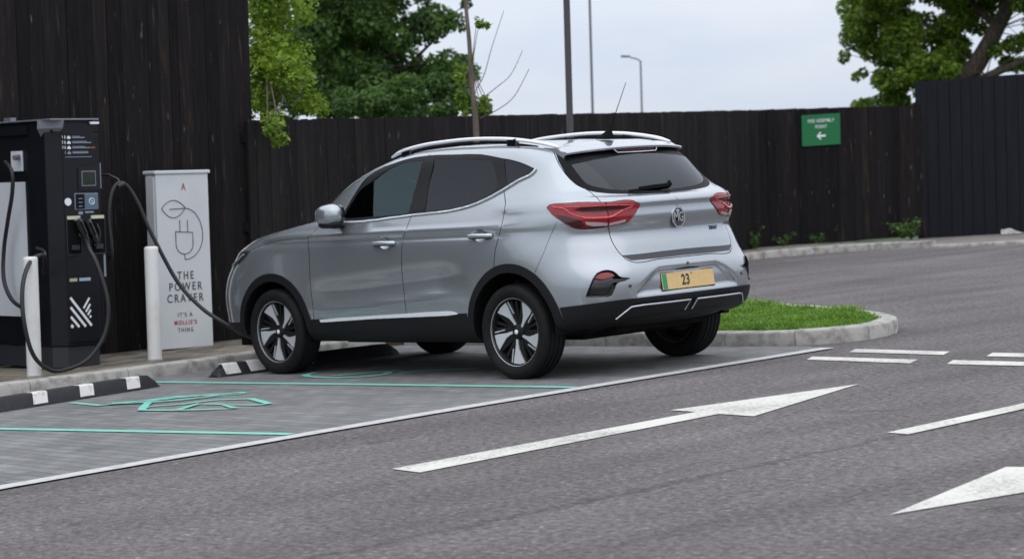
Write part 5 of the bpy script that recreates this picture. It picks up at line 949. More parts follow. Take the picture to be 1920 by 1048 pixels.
r3=n('ShaderNodeValToRGB'); r3.color_ramp.elements[0].position=.675; r3.color_ramp.elements[0].color=(0,0,0,1); r3.color_ramp.elements[1].position=.75; r3.color_ramp.elements[1].color=(.8,.8,.8,1); L(g3.outputs[0],r3.inputs[0])
mx3=n('ShaderNodeMix'); mx3.data_type='RGBA'; L(r3.outputs[0],mx3.inputs[0]); L(mxk.outputs[2],mx3.inputs[6]); mx3.inputs[7].default_value=(.055,.045,.042,1)
L(mx3.outputs[2],b.inputs['Base Color']); b.inputs['Roughness'].default_value=.85; b.inputs['Specular IOR Level'].default_value=.16
bp=n('ShaderNodeBump'); bp.inputs['Strength'].default_value=.6; bp.inputs['Distance'].default_value=.01; L(g1.outputs[0],bp.inputs['Height']); L(bp.outputs[0],b.inputs['Normal'])
def fence(name,runs,label,side,bw=.125,seed=1,gap=.003,cap=False,z0=.09):
    """runs: list of (p0,p1,h0,h1); boards face `side` of the run"""
    rnd=random.Random(seed); t0=thing(name,label,'fence',(runs[0][0].x,runs[0][0].y,0),0,lean=False)
    o0=Vector((runs[0][0].x,runs[0][0].y,0)); mb=MB(); cols=[]; rail=MB(); posts=MB()
    for p0,p1,h0,h1 in runs:
        d_=(p1-p0); Ln=d_.length; d_/=Ln; nn=Vector((-d_.y,d_.x,0))*side; s=0
        while s<Ln:
            w_=bw*rnd.uniform(.85,1.15); e_=min(s+w_,Ln); f0=s/Ln; h=h0+(h1-h0)*f0+rnd.uniform(-.004,.004); off=rnd.uniform(-.0022,.0022); skew=rnd.uniform(-.004,.004)
            q=[]
            for zz in (z0,h):
                ln=Vector((LEAN.x,LEAN.y,0))*zz
                for (ss,dd) in ((s+gap/2+ (skew if zz>1 else 0),off),(e_-gap/2+(skew if zz>1 else 0),off),(e_-gap/2,off-.02),(s+gap/2,off-.02)):
                    v=p0+d_*ss+nn*dd+ln-o0; q.append((v.x,v.y,zz+rnd.uniform(-.002,.002)*(zz>1)))
            mb.add(q,[(0,1,5,4),(1,2,6,5),(2,3,7,6),(3,0,4,7),(4,5,6,7),(3,2,1,0)]); c_=rnd.random(); cols+=[c_]*6
            s=e_
        for zz in (.45,(h0+h1)/4,(h0+h1)/2-.25):
            a0=p0+nn*-.075+Vector((LEAN.x,LEAN.y,0))*zz-o0; a1=p1+nn*-.075+Vector((LEAN.x,LEAN.y,0))*zz-o0
            w3=nn*.046; up=Vector((0,0,.09)); q=[a0-w3/1+up*0+Vector((0,0,zz)),a1-w3+Vector((0,0,zz)),a1+w3+Vector((0,0,zz)),a0+w3+Vector((0,0,zz))]; q+= [x+up for x in q]
            rail.add(q,[(0,1,2,3),(7,6,5,4),(0,4,5,1),(1,5,6,2),(2,6,7,3),(3,7,4,0)])
    bk2=MB()
    for p0,p1,h0,h1 in runs:
        d_=(p1-p0).normalized(); nn=Vector((-d_.y,d_.x,0))*side; q=[]
        for k,(pp,hh) in enumerate(((p0,h0),(p1,h1))):
            for zz,dd in ((z0,-.016),(hh-.03,-.016),(hh-.03,-.030),(z0,-.030)): v=pp+nn*dd+Vector((LEAN.x,LEAN.y,0))*zz-o0; q.append((v.x,v.y,zz))
        bk2.add(q,[(0,1,5,4),(1,2,6,5),(2,3,7,6),(3,0,4,7),(0,3,2,1),(4,5,6,7)])
    bk2.build('backing_boards',fm,t0,cols=[0]*len(bk2.f)) if fm.name.startswith('stained') else bk2.build('backing_boards',fm,t0)
    mb.build('boards',fm,t0,cols=cols); rail.build('rails',fm,t0); return t0
fence('long_fence',[(FA+(FA-FB).normalized()*.12,FB,2.02,2.14),(FB,FC,2.14,2.06)],'long low black timber fence behind the car, running to the right corner',-1,.125,2)
fence('tall_fence',[(FT,Vector((5.42,-.35,0)),3.62,3.62),(Vector((5.42,-.35,0)),Vector((5.29,-1.03,0)),3.62,3.62)],'tall black stained timber fence behind the charger and totem',-1,.13,5)
fm2=mat('painted_timber',(.0085,.0095,.0145),rough=.8,spec=.2,var=(2,(.013,.014,.020),.35,.7,(9,9,.5)),bump=(8,.3,.005))
fmx=fm; fm=fm2
fence('side_fence',[(FC+(FC-FD).normalized()*.12,FD,2.36,2.80)],'smoother blue-black board fence at the right edge, taller than its neighbour',-1,.17,9,gap=.010,z0=.03)
fm=fmx
# ------------------------------------------------------------------ wheel stops
def wheelstop(p0,p1,label):
    """moulded rubber stop from p0 to p1 (centre line)"""
    P0,P1=Vector((*p0,0)),Vector((*p1,0)); d_=P1-P0; Ln=d_.length; t0=thing('wheel_stop',label,'wheel stop',(P0.x,P0.y,0),math.atan2(d_.y,d_.x),'rubber wheel stops on the bay kerb',lean=False)
    def sec(x,k=1.0,hh=.10): return [(x,-.075*k,.006),(x,-.068*k,hh*.25),(x,-.045*k,hh*.92),(x,-.038*k,hh),(x,.038*k,hh),(x,.045*k,hh*.92),(x,.068*k,hh*.25),(x,.075*k,.006)]
    secs=[sec(0,1,.02),sec(.02,1,.045),sec(.10,1,.098)]+[sec(x) for x in np.linspace(.2,Ln-.2,8)]+[sec(Ln-.10,1,.098),sec(Ln-.02,1,.045),sec(Ln,1,.02)]
    mb=MB(); m_=8; mb.add([v for s in secs for v in s],[(i*m_+k,i*m_+(k+1)%m_,(i+1)*m_+(k+1)%m_,(i+1)*m_+k) for i in range(len(secs)-1) for k in range(m_)]+[tuple(range(m_)),tuple(reversed(range((len(secs)-1)*m_,len(secs)*m_)))])
    mb.build('stop_body',MATS['stop_rubber'],t0,smooth=25)
    return t0,Ln
mat('stop_rubber',(.012,.012,.017),rough=.62,var=(20,(.03,.028,.028),.5,.75,(1,1,1)),bump=(150,.4,.002)); mat('reflective_white',(.72,.70,.68),rough=.5,var=(16,(.36,.34,.32),.55,.74,(1,1,1)))
def patch(t0,x,wd=.14,sl=.02,side=-1):
    mb=MB(); h=.10; e=.0025
    pr=[(.070*side,h*.22),(.0465*side,h*.93),(.038*side,h+.002),(-.02*side,h+.002)]
    vs=[(x+(sl if k==0 else 0),p[0]+side*e,p[1]) for k,p in enumerate(pr)]+[(x+wd+(sl if k==0 else 0),p[0]+side*e,p[1]) for k,p in enumerate(pr)]
    n=len(pr); mb.add(vs,[(k,k+1,n+k+1,n+k) for k in range(n-1)]); mb.build('reflective_patch',MATS['reflective_white'],t0)
t0,Ln=wheelstop((2.92,1.78),(2.52,3.55),'black rubber wheel stop with white blocks in the empty left bay')
for x in (.20,.68,1.14,1.6): patch(t0,x,side=1)
t0,Ln=wheelstop((3.02,1.16),(2.99,-.64),'black rubber wheel stop against the front wheels of the parked car')
for x in (.05,.28,.75): patch(t0,x,side=-1)
# ------------------------------------------------------------------ bollards
wb=mat('bollard_white',(.70,.70,.68),rough=.45,var=(5,(.56,.55,.52),.45,.75,(1,1,.5)),bump=(30,.15,.002))
def bollard(x,y,label):
    t0=thing('bollard',label,'bollard',(x,y,.097),0,'white bollards on the kerb edge')
    mb=MB(); n=28; prof=[(.0,.91),(.035,.91),(.049,.906),(.055,.898),(.056,.88),(.056,.0)]; vs=[]
    for i in range(n):
        a_=2*math.pi*i/n; vs+=[(r_*math.cos(a_),r_*math.sin(a_),z) for r_,z in prof]
    m_=len(prof); mb.add(vs,[(i*m_+k,i*m_+k+1,((i+1)%n)*m_+k+1,((i+1)%n)*m_+k) for i in range(n) for k in range(m_-1)]); mb.build('post',wb,t0,smooth=40)
    mb=MB(); mb.tube([(0,0,-.005),(0,0,.012)],.066,28); mb.build('base_collar',kerbm,t0,smooth=40)
bollard(3.98,2.12,'white round bollard in front of the charging unit, ringed by a cable'); bollard(4.14,.90,'white round bollard in front of the white totem sign')
# ------------------------------------------------------------------ totem sign
tw=mat('totem_white',(.60,.62,.64),rough=.4,var=(2,(.53,.55,.57),.4,.7,(1,1,1))); tdark=mat('totem_print',(.05,.05,.055),rough=.6); tred=mat('totem_red',(.42,.05,.035),rough=.6)
TX=5.0; T0=thing('totem_sign','white upright totem reading THE POWER CRAVER with a leaf and plug drawing','sign',(TX,-.045,.10))
W2=.272; H=1.48
mb=MB(); mb.box((0,-W2,0),(.15,W2,H)); mb.build('panel',tw,T0,bevel=.006)
mb=MB(); mb.box((-.012,-W2-.018,H+.001),(.165,W2+.018,H+.032)); mb.build('cap',tw,T0,bevel=.008)
mb=MB(); mb.box((.02,W2+.001,.02),(.13,W2+.012,H-.02)); mb.build('side_cover',tw,T0,bevel=.003)
def tx(s,size,y,z,m,wd,bold=.0008):
    o=textmesh(s,size,.0006,'lettering',m,T0,Matrix(),space=1.38,bold=bold); xs=[v.co.x for v in o.data.vertices]; k=wd/(max(xs)-min(xs)); c=(max(xs)+min(xs))/2
    o.data.transform(frame((-.0022,y+.045,z-.1),(0,-1,0),(0,0,1))@Matrix.Diagonal((k,1,1,1))@Matrix.Translation((-c,0,0)))
tx('A',.085,-.055,1.470,tred,.045); tx('THE',.097,-.047,.716,tdark,.168); tx('POWER',.097,-.047,.622,tdark,.342); tx('CRAVER',.097,-.040,.524,tdark,.377)
tx("IT'S A",.050,-.03,.384,tdark,.150,.0002); tx("MOLLIE'S",.050,-.032,.318,tred,.232,.0012); tx('THING',.050,-.03,.256,tdark,.160,.0002)
def linedraw(pts,rad=.0034,close=False):
    mb=MB(); q=[(-.0025,y+.045,z-.1) for y,z in pts]; 
    if close:q.append(q[0])
    mb.tube(q,rad,5,flat=1); return mb
al=np.linspace(0,1,15)
up=[(.176-.242*a_, 1.291+.068*math.sin(math.pi*a_)**.8) for a_ in al]; dn=[(.176-.242*a_,1.291-.080*math.sin(math.pi*a_)**.8) for a_ in al][::-1]
m1=MB()
for l in (up+dn,[(.094,1.284),(-.066,1.288)],
  [(-.066,1.288)]+[(-.066-.175*math.sin(t_)*1.0,1.054+.234*math.cos(t_)) if t_<math.pi/2 else (-.241+.19*(1-math.sin(t_)),1.054+.20*math.cos(t_)) for t_ in np.linspace(.1,math.pi,22)]+[(-.05,.853),(-.045,.900)],
  [(.040,1.093),(-.137,1.082),(-.137,1.02)]+[(-.0485-.0885*math.cos(t_),.985-.085*math.sin(t_)) for t_ in np.linspace(0,math.pi,14)]+[(.040,1.02),(.040,1.093)],
  [(-.005,1.09),(-.005,1.19)],[(-.085,1.086),(-.085,1.19)]):
    b0=linedraw(l); m1.add(b0.v,b0.f)
m1.build('leaf_plug_drawing',tdark,T0)
# ------------------------------------------------------------------ charging unit
cb=mat('charger_black',(.006,.0065,.010),rough=.42,spec=.3,var=(1.5,(.010,.0105,.014),.4,.7,(1,1,1))); cp=mat('charger_panel',(.0068,.0072,.0105),rough=.42,spec=.3)
cg=mat('charger_plinth',(.022,.025,.032),rough=.6); cw=mat('charger_white_panel',(.66,.69,.73),rough=.5,var=(1.0,(.54,.58,.63),.3,.75,(6,6,.5))); pw=mat('print_white',(.75,.77,.80),rough=.5); pgr=mat('print_grey',(.22,.26,.32),rough=.5)
screenm=mat('dead_screen',(.022,.026,.014),rough=.15,coat=.6); cab=mat('cable_rubber',(.014,.014,.016),rough=.5); silver=mat('bracket_grey',(.20,.21,.24),rough=.4,metal=.3); dkb=mat('dark_bracket',(.02,.022,.028),rough=.4)
CX,CY=4.35,1.43; CH=thing('charging_unit','tall black rapid charger with two sockets and looping black cables','charger',(CX,CY,.097))
# local: x into the cabinet, y left in photo (+), z up from base
H=1.94
mb=MB(); mb.prism([(0,-.17),(.0,.13),(.11,.22),(.70,.22),(1.0,.22),(1.0,-.17)],.17,H); mb.build('cabinet',cb,CH,bevel=.008)
mb=MB(); mb.box((.10,-.275,.17),(.9,-.171,H-.10)); mb.box((.12,-.29,H-.10+.002),(.9,-.171,H-.005)); mb.build('rear_housing',cb,CH,bevel=.008)
mb=MB(); mb.prism([(.02,-.165),(.02,.13),(.12,.21),(1.0,.21),(1.0,-.165)],0,.168); mb.build('plinth',cg,CH,bevel=.004)
mb=MB(); mb.box((-.012,-.155,.20),(-.001,.135,H-.03)); mb.build('front_door',cp,CH,bevel=.003)
mb=MB(); mb.box((-.03,-.20,H+.001),(1.02,.25,H+.014)); mb.build('roof_sheet',silver,CH,bevel=.003)
mb=MB(); mb.box((-.03,-.20,H-.03),(-.014,-.12,H-.012)); mb.build('maker_plate',pw,CH)
# corner bracket
mb=MB(); mb.add([(-.04,.13,H+.005),(.12,.27,H+.005),(.13,.27,H-.06),(-.02,.14,H-.06),(.03,.10,H-.13),(.16,.215,H-.13)],[(0,1,2,3),(3,2,5,4),(0,3,4),(1,5,2),(0,4,5,1)]); br=mb.build('corner_bracket',silver,CH)
mb=MB(); mb.tube([(.035,.20,H-.085),(.028,.206,H-.08)],.012,10); mb.build('bracket_lens',matte_black,br)
mb=MB(); mb.box((.32,.221,.17),(.335,.235,H-.05)); mb.box((.32,.22,H-.10),(1.0,.245,H-.03)); mb.box((.60,.2215,.17),(.70,.224,.40)); mb.build('side_frame',cb,CH)
mb=MB(); mb.box((.40,.221,.40),(.95,.232,1.47)); mb.build('side_panel',cw,CH,bevel=.002)
mb=MB(); mb.box((.42,.221,1.555),(.58,.236,1.715)); so_=mb.build('side_socket_plate',cw,CH,bevel=.003)
mb=MB(); mb.tube([(.455,.236,1.67),(.44,.29,1.66)],.022,10); mb.build('side_connector',silver,so_,smooth=50)
mb=MB(); mb.box((.62,.15,H+.015),(.72,.20,H+.045)); mb.build('roof_bracket',silver,CH)
# front face details: helper places at y (photo left +) and z, on the door
F=-.0135
def fbox(y0,y1,z0,z1,m,name,par=CH,dx=.002,x=F,bev=0):
    mb=MB(); mb.box((x-dx,y0-CY,z0-.097),(x,y1-CY,z1-.097)); return mb.build(name,m,par,bevel=bev)
# instruction icons and lines of small print
mb=MB(); mg=MB(); mr_=MB()
for i,zc in enumerate((1.905,1.865,1.825,1.785)):
    def q(m_,y0,y1,z0,z1): m_.box((F-.0015,y0-CY,z0-.097),(F,y1-CY,z1-.097))
    for (a0,a1,z0,z1) in ((1.545,1.539,-.012,.012),(1.522,1.49,-.012,.004),(1.512,1.50,.002,.012)): q(mb if i!=3 else mg,a1,a0,zc+z0,zc+z1)
    q(mg,(1.36,1.30,1.31,1.33)[i],1.475,zc-.007,zc+.001)
    q(mg,(1.40,1.34,1.36,1.33)[i],1.475,zc+.004,zc+.009)
    if i==2: q(mr_,1.265,1.305,zc-.008,zc+.003)
q(mg,1.30,1.545,1.748,1.753)
mb.build('instruction_icons',pw,CH); mg.build('instruction_text',pgr,CH); mr_.build('instruction_highlight',tred,CH)
for i,zc in enumerate((1.905,1.865,1.825)): textmesh(str(i+1),.032,.0004,'step_number',pw,CH,frame((F-.0018,1.565-CY,zc-.097),(0,-1,0),(0,0,1)))
fr=fbox(1.235,1.435,1.485,1.665,cb,'screen_surround',dx=.006,bev=.002); fbox(1.272,1.405,1.520,1.640,silver,'screen_bezel',fr,.003,F-.006); fbox(1.280,1.397,1.528,1.632,screenm,'screen',fr,.002,F-.009); fbox(1.222,1.228,1.50,1.70,pgr,'edge_strip',dx=.006)
fr=fbox(1.255,1.475,1.335,1.465,silver,'payment_terminal',dx=.005,bev=.002); fbox(1.385,1.465,1.342,1.458,gloss_black,'keypad',fr,.003,F-.005); fbox(1.262,1.380,1.345,1.455,mat('reader_blue',(.09,.14,.20),rough=.3),'card_reader',fr,.003,F-.005)
ring=[(F-.0095,1.318-CY+.024*math.cos(a_),1.40-.097+.024*math.sin(a_)) for a_ in np.linspace(0,2*math.pi,21)]
mb=MB(); mb.tube(ring,.0035,5,caps=False); mb.tube([(F-.0095,1.312-CY,1.388-.097),(F-.0095,1.324-CY,1.412-.097)],.004,5); mb.build('contactless_symbol',pw,fr)
mb=MB()
for k in range(3): mb.box((F-.0095,1.405-CY,1.36+.03*k-.097),(F-.0082,1.44-CY,1.366+.03*k-.097))
mb.build('keypad_text',pgr,fr)
fbox(1.30,1.38,1.308,1.322,pgr,'terminal_label'); fbox(1.40,1.44,1.298,1.322,pgr,'terminal_mark')
mb=MB(); mb.tube([(F,1.535-CY,1.40-.097),(F-.006,1.535-CY,1.40-.097)],.030,24); mb.build('round_sticker',pw,CH,smooth=40)
lab=mat('socket_label',(.55,.56,.40),rough=.5)
for (y0,y1) in ((1.435,1.545),(1.215,1.325)):
    so_=fbox(y0-.008,y1+.008,.985,1.262,matte_black,'socket_recess',dx=.004,bev=.002)
    mb=MB(); z0,z1=.985-.097,1.262-.097; a,b_=y0-CY-.012,y1-CY+.012
    for (p,q_) in (((a,z0),(b_,z0)),((b_,z0),(b_,z1)),((b_,z1),(a,z1)),((a,z1),(a,z0))): mb.tube([(F-.008,p[0],p[1]),(F-.008,q_[0],q_[1])],.004,6)
    mb.build('recess_rim',dkb,so_)
    fbox(y0-.004,y1+.004,1.262,1.288,lab,'socket_label',so_,.012)
    mb=MB(); mb.box((F-.03,y0+.02-CY,1.02-.097),(F-.004,y1-.02-CY,1.06-.097)); mb.build('latch',dkb,so_,bevel=.006)
mb=MB()
for (y,zz,tilt_) in ((1.455,1.20,.5),(1.37,1.19,.5)):
    c=Vector((F-.05,y-CY,zz-.097)); d_=Vector((-.05,-.45*tilt_,-.5)).normalized(); mb.tube([c-d_*.07,c,c+d_*.09,c+d_*.14],[.033,.036,.028,.017],12)
    mb.tube([c-d_*.05+Vector((-.045,0,0)),c+d_*.06+Vector((-.04,0,0))],.010,8)
mb.build('charging_gun',gloss_black,CH,smooth=50)
mb=MB(); mb.tube([(-.04,-.135,1.22-.097),(-.045,-.160,1.16-.097),(-.04,-.155,1.06-.097),(-.035,-.11,1.05-.097)],.012,8); mb.build('gun_holster',gloss_black,CH,smooth=50)
fbox(1.205,1.222,.80,.975,pgr,'lower_edge_strip',dx=.005)
fbox(1.475,1.545,.775,.800,mat('print_gold',(.42,.40,.27),rough=.5),'maker_lettering'); fbox(1.35,1.455,.775,.800,mat('print_blue',(.30,.42,.52),rough=.5),'maker_lettering_pale')
# diagonal stripe logo: strokes in a rotated square
mb=MB()
def bar(y0,z0,y1,z1,wd=.021):
    a=Vector((0,y0-CY,z0-.097)); b_=Vector((0,y1-CY,z1-.097)); d_=(b_-a).normalized(); nn=Vector((0,-d_.z,d_.y))*wd/2
    # square-cut along the vertical/horizontal edges
    q=[a+nn,a-nn,b_-nn,b_+nn]; mb.add([(F-.0012,p.y,p.z) for p in q],[(0,1,2,3)])
bar(1.545,.650,1.355,.420); bar(1.545,.575,1.410,.415); bar(1.545,.500,1.470,.415); bar(1.545,.435,1.527,.415,.024)
bar(1.425,.560,1.368,.640,.017); bar(1.405,.530,1.362,.590,.017); bar(1.388,.505,1.360,.545,.017); bar(1.370,.483,1.358,.500,.017)
mb.build('stripe_logo',pw,CH)
# cables, each with its hook
def cable(name,pts,rad=.0155,world=True,n=8):
    inv=(Matrix.Translation((CX,CY,.097))@LQ.to_matrix().to_4x4()).inverted()
    mb=MB(); mb.tube([inv@Vector(p) for p in spl(pts,n)],rad,10); return mb.build(name,cab,CH,smooth=60)
c1=cable('car_cable',[(4.38,1.10,.93),(4.32,1.112,.98),(4.31,1.125,1.21),(4.30,1.115,1.36),(4.30,1.075,1.475),(4.30,1.006,1.527),(4.30,.93,1.49),(4.28,.86,1.36),(4.25,.78,1.13),(4.15,.63,.72),(4.0,.53,.50),(3.85,.45,.375),(3.66,.45,.315),(3.54,.40,.34),(3.50,.33,.50),(3.46,.30,.62)],.0165)
mb=MB(); inv=(Matrix.Translation((CX,CY,.097))@LQ.to_matrix().to_4x4()).inverted()
mb.tube([inv@Vector(p) for p in ((4.50,1.10,1.60),(4.40,1.04,1.60),(4.31,1.01,1.555),(4.29,1.01,1.52))],.010,8); mb.tube([inv@Vector(p) for p in ((4.295,1.03,1.50),(4.295,.97,1.52))],.02,8); mb.build('cable_hook',dkb,CH,smooth=60)
c2=cable('looped_cable',[(4.30,1.415,1.14),(4.24,1.40,1.09),(4.14,1.44,1.02),(4.06,1.43,.89),(4.0,1.40,.60),(4.0,1.45,.36),(4.02,1.60,.185),(4.0,1.80,.125),(3.92,2.02,.14),(3.82,2.22,.28),(3.80,2.29,.55),(3.84,2.25,.80),(3.92,2.12,.97),(4.05,1.93,1.01),(4.25,1.78,.95),(4.40,1.70,.85)],.0165)
c3=cable('side_cable',[(4.80,1.73,1.75),(4.66,1.76,1.66),(4.68,1.76,1.50),(4.80,1.74,1.30),(4.93,1.72,1.05),(4.93,1.74,.82),(4.80,1.76,.66),(4.62,1.76,.585),(4.45,1.80,.57)],.0165)
mb=MB(); mb.tube([inv@Vector(p) for p in ((4.42,1.74,1.06),(4.25,1.80,1.05),(4.12,1.86,1.03),(4.10,1.87,1.0))],.010,8); mb.build('loop_hook',dkb,CH,smooth=60)
# ------------------------------------------------------------------ assembly point sign
sg_=mat('sign_green',(.0,.14,.040),rough=.45); 
def onray(uu,vv,D):
    d_=(d+r2*((uu-960)/FPX)-u2*((vv-524)/FPX)); return CAMP+d_*(D/math.hypot(d_.x,d_.y))
FD_=(FC-FB).normalized(); FN=Vector((FD_.y,-FD_.x,0)); FN=FN if FN.dot(CAMP-FB)>0 else -FN
sc=FB+FD_*.97+FN*.012
SG=thing('assembly_sign','green fire assembly point sign screwed to the long fence','sign',(sc.x+LEAN.x*1.8,sc.y+LEAN.y*1.8,1.785),0,lean=False)
def sgm(m_): return frame((0,0,0),FD_,(LEAN.x,LEAN.y,1))
M_=frame(FN*.012,FD_,(LEAN.x,LEAN.y,1)); 
if M_.to_3x3().col[2].dot(FN)<0: M_=frame(FN*.012,-FD_,(LEAN.x,LEAN.y,1))
mb=MB(); mb.box((-.305,-.232,-.008),(.305,.232,0)); o=mb.build('board',sg_,SG,bevel=.002); o.data.transform(M_)
for s_,z_,sz in (('FIRE ASSEMBLY',.135,.074),('POINT',.045,.074)): textmesh(s_,sz,.0006,'lettering',pw,SG,M_@Matrix.Translation((0,z_,.002)),bold=.0,xs=.86)
mb=MB(); mb.add([(-.075,-.09,.002),(-.02,-.035,.002),(.005,-.035,.002),(-.03,-.075,.002),(.07,-.075,.002),(.07,-.105,.002),(-.03,-.105,.002),(.005,-.145,.002),(-.02,-.145,.002)],[(0,1,2,3,4,5,6,7,8)]); o=mb.build('arrow_symbol',pw,SG); o.data.transform(M_)
# ------------------------------------------------------------------ poles
def groundpt(uu,vv,D): p=onray(uu,vv,D); return Vector((p.x-LEAN.x*p.z,p.y-LEAN.y*p.z,0))
pm=mat('pole_dark',(.035,.032,.038),rough=.5,metal=.2); pg=mat('pole_galvanised',(.16,.165,.18),rough=.5,metal=.4)
def pole(name,b0,h,r0,r1,m,label,cat,arm=None,base=True):
    t0=thing(name,label,cat,(b0.x,b0.y,0),0); mb=MB(); mb.tube([(0,0,0),(0,0,1.1),(0,0,1.12),(0,0,h)],[r0*1.35 if base else r0,r0*1.35 if base else r0,r0,r1],16); mb.build('post',m,t0,smooth=50)
    if arm is not None:
        side=r2.copy(); side.z=0; side.normalize(); s=LQ.to_matrix().inverted()@side
        mb=MB(); mb.tube(spl([(0,0,h-.02),s*arm*.35+Vector((0,0,h+.05)),s*arm+Vector((0,0,h+.10))],5),r1*.8,8); mb.build('arm',m,t0,smooth=60)
        mb=MB(); a_=s*arm+Vector((0,0,h+.10)); b_=s*arm*1.9+Vector((0,0,h+.12)); q=s.cross(Vector((0,0,1)))*.10
        mb.add([a_-q*.5,a_+q*.5,b_+q,b_-q]+[v+Vector((0,0,.05)) for v in (a_-q*.5,a_+q*.5,b_+q,b_-q)],[(3,2,1,0),(4,5,6,7),(0,1,5,4),(1,2,6,5),(2,3,7,6),(3,0,4,7)]); mb.build('lamp_head',pg,t0,bevel=.015)
    return t0
pole('lamp_post',groundpt(1065.5,120,25.1),7.5,.036,.034,pm,'thick dark lamp post rising right behind the car roof','lamp post')
pole('lamp_post',groundpt(1108.5,110,45),10,.026,.022,pg,'thin grey pole beyond the fence, just right of the thick dark post','lamp post')
bp_=groundpt(1202,150,60); pole('street_lamp',bp_,4.13,.030,.022,pg,'distant pale street lamp with a short arm pointing left, beyond the fence','street lamp',arm=-.26)
# ------------------------------------------------------------------ trees
bark=mat('bark',(.055,.042,.032),rough=.95,var=(6,(.12,.095,.075),.4,.7,(3,3,.6)),bump=(14,.9,.03))
barkl=mat('pale_bark',(.17,.13,.11),rough=.9,var=(8,(.10,.075,.06),.4,.7,(3,3,.6)),bump=(30,.6,.01))
def tree(name,label,cat,base,limbs,clumps,n,size,lm,seed,bk_=bark,group=None):
    """limbs: list of (points, r0, r1); clumps (x,y,z,r) in the world"""
    rnd=np.random.default_rng(seed); t0=thing(name,label,cat,(base.x,base.y,0),0,group,lean=False); mb=MB()
    for pts,ra,rb in limbs:
        q=spl([Vector(p)-Vector((base.x,base.y,0)) for p in pts],5); k=len(q); mb.tube(q,[ra+(rb-ra)*i/(k-1) for i in range(k)],9)
    mb.build('trunk',bk_,t0,smooth=60)
    me=leafcloud([(c[0]-base.x,c[1]-base.y,c[2],c[3]) for c in clumps],n,size,lm,rnd); me.name='crown'; o=link(bpy.data.objects.new('crown',me)); o.parent=t0
    return t0
def clumps_px(regs,rnd):
    out=[]
    for (u0,u1,v0,v1,D0,D1,n,r0,r1) in regs:
        for _ in range(n):
            p=onray(rnd.uniform(u0,u1),rnd.uniform(v0,v1),rnd.uniform(D0,D1)); out.append((p.x,p.y,p.z,rnd.uniform(r0,r1)))
    return out
lm_dark=leafmat('dark_leaves',(.022,.055,.014),(.095,.185,.030),sc=1.6,trans=.35); lm_y=leafmat('yellow_green_leaves',(.075,.150,.010),(.26,.38,.035),sc=2.5,trans=.35); lm_m=leafmat('mid_green_leaves',(.060,.120,.012),(.20,.31,.035),sc=1.5,trans=.42)
rnd=random.Random(11)
def P3(uu,vv,D): return onray(uu,vv,D)
# dark tree behind the low fence
b0=onray(690,400,39); b0.z=0
D=39
cl1=clumps_px([(575,700,-40,60,37,41,20,.22,.5),(700,820,-40,60,37,41,12,.18,.4),(560,760,60,140,37,41,24,.2,.46),(560,860,140,215,36,40,34,.18,.38),(760,880,100,200,37,40,14,.12,.28),(820,885,-30,60,38,40,5,.10,.22),(840,885,130,215,37,39,8,.10,.2),(510,580,-40,230,38,42,8,.2,.4),(560,860,-190,-40,37,42,30,.3,.6)],rnd)
lb=[([b0,P3(690,330,39),P3(685,180,39),P3(700,20,39),P3(690,-160,39)],.16,.04),([P3(688,230,39),P3(640,120,38.5),P3(600,20,38)],.07,.02),([P3(687,210,39),P3(760,130,39.4),P3(830,60,39)],.06,.012),([P3(686,260,39),P3(780,200,38.5),P3(870,160,38)],.05,.01)]
for c in cl1[::5]: lb.append(([P3(690,120,39),Vector(c[:3])*.5+P3(690,120,39)*.5+Vector((0,0,-.1)),Vector(c[:3])],.025,.006))
tree('dense_tree','dense dark green tree standing behind the long black fence','tree',b0,lb,cl1,70000,.050,lm_dark,3)
# lighter mid-green shrubs low down, right flank of the dark tree
b1=onray(800,400,34); b1.z=0
cl1=clumps_px([(720,850,150,216,32.5,34,16,.10,.24),(640,720,180,218,32.5,34,9,.10,.22),(850,915,175,216,32.5,33.5,8,.05,.13)],rnd)
lb=[([b1,P3(800,280,34),P3(790,200,33.5)],.05,.02)]+[([P3(798,260,33.8),Vector(c[:3])],.014,.004) for c in cl1[::3]]
tree('shrub','mid green shrub showing its leaves just above the fence top','shrub',b1,lb,cl1,8500,.036,lm_dark,4)
# yellow-green tree against the tall fence
b2=onray(500,500,23); b2.z=0
cl2=clumps_px([(487,560,-60,80,22.2,23.4,16,.12,.26),(487,575,80,190,22.0,23,16,.10,.22),(490,600,170,212,22.0,23,12,.06,.15),(470,500,-60,220,22.4,23.4,8,.15,.25),(560,610,185,212,22.2,22.8,4,.04,.08)],rnd)+clumps_px([(494,536,222,272,20.5,20.7,9,.04,.085),(500,530,205,235,20.9,21.3,5,.05,.09)],rnd)
lb=[([b2,P3(495,300,23),P3(500,120,23),P3(510,-40,23)],.06,.02),([P3(500,150,23),P3(530,180,22),P3(520,215,21.2),P3(515,250,20.6)],.007,.003)]+[([P3(500,120,23),Vector(c[:3])],.010,.003) for c in cl2[::3]]
tree('overhanging_tree','bright yellow-green tree at the tall fence end, its twigs hanging over the low fence','tree',b2,lb,cl2,9000,.030,lm_y,5)
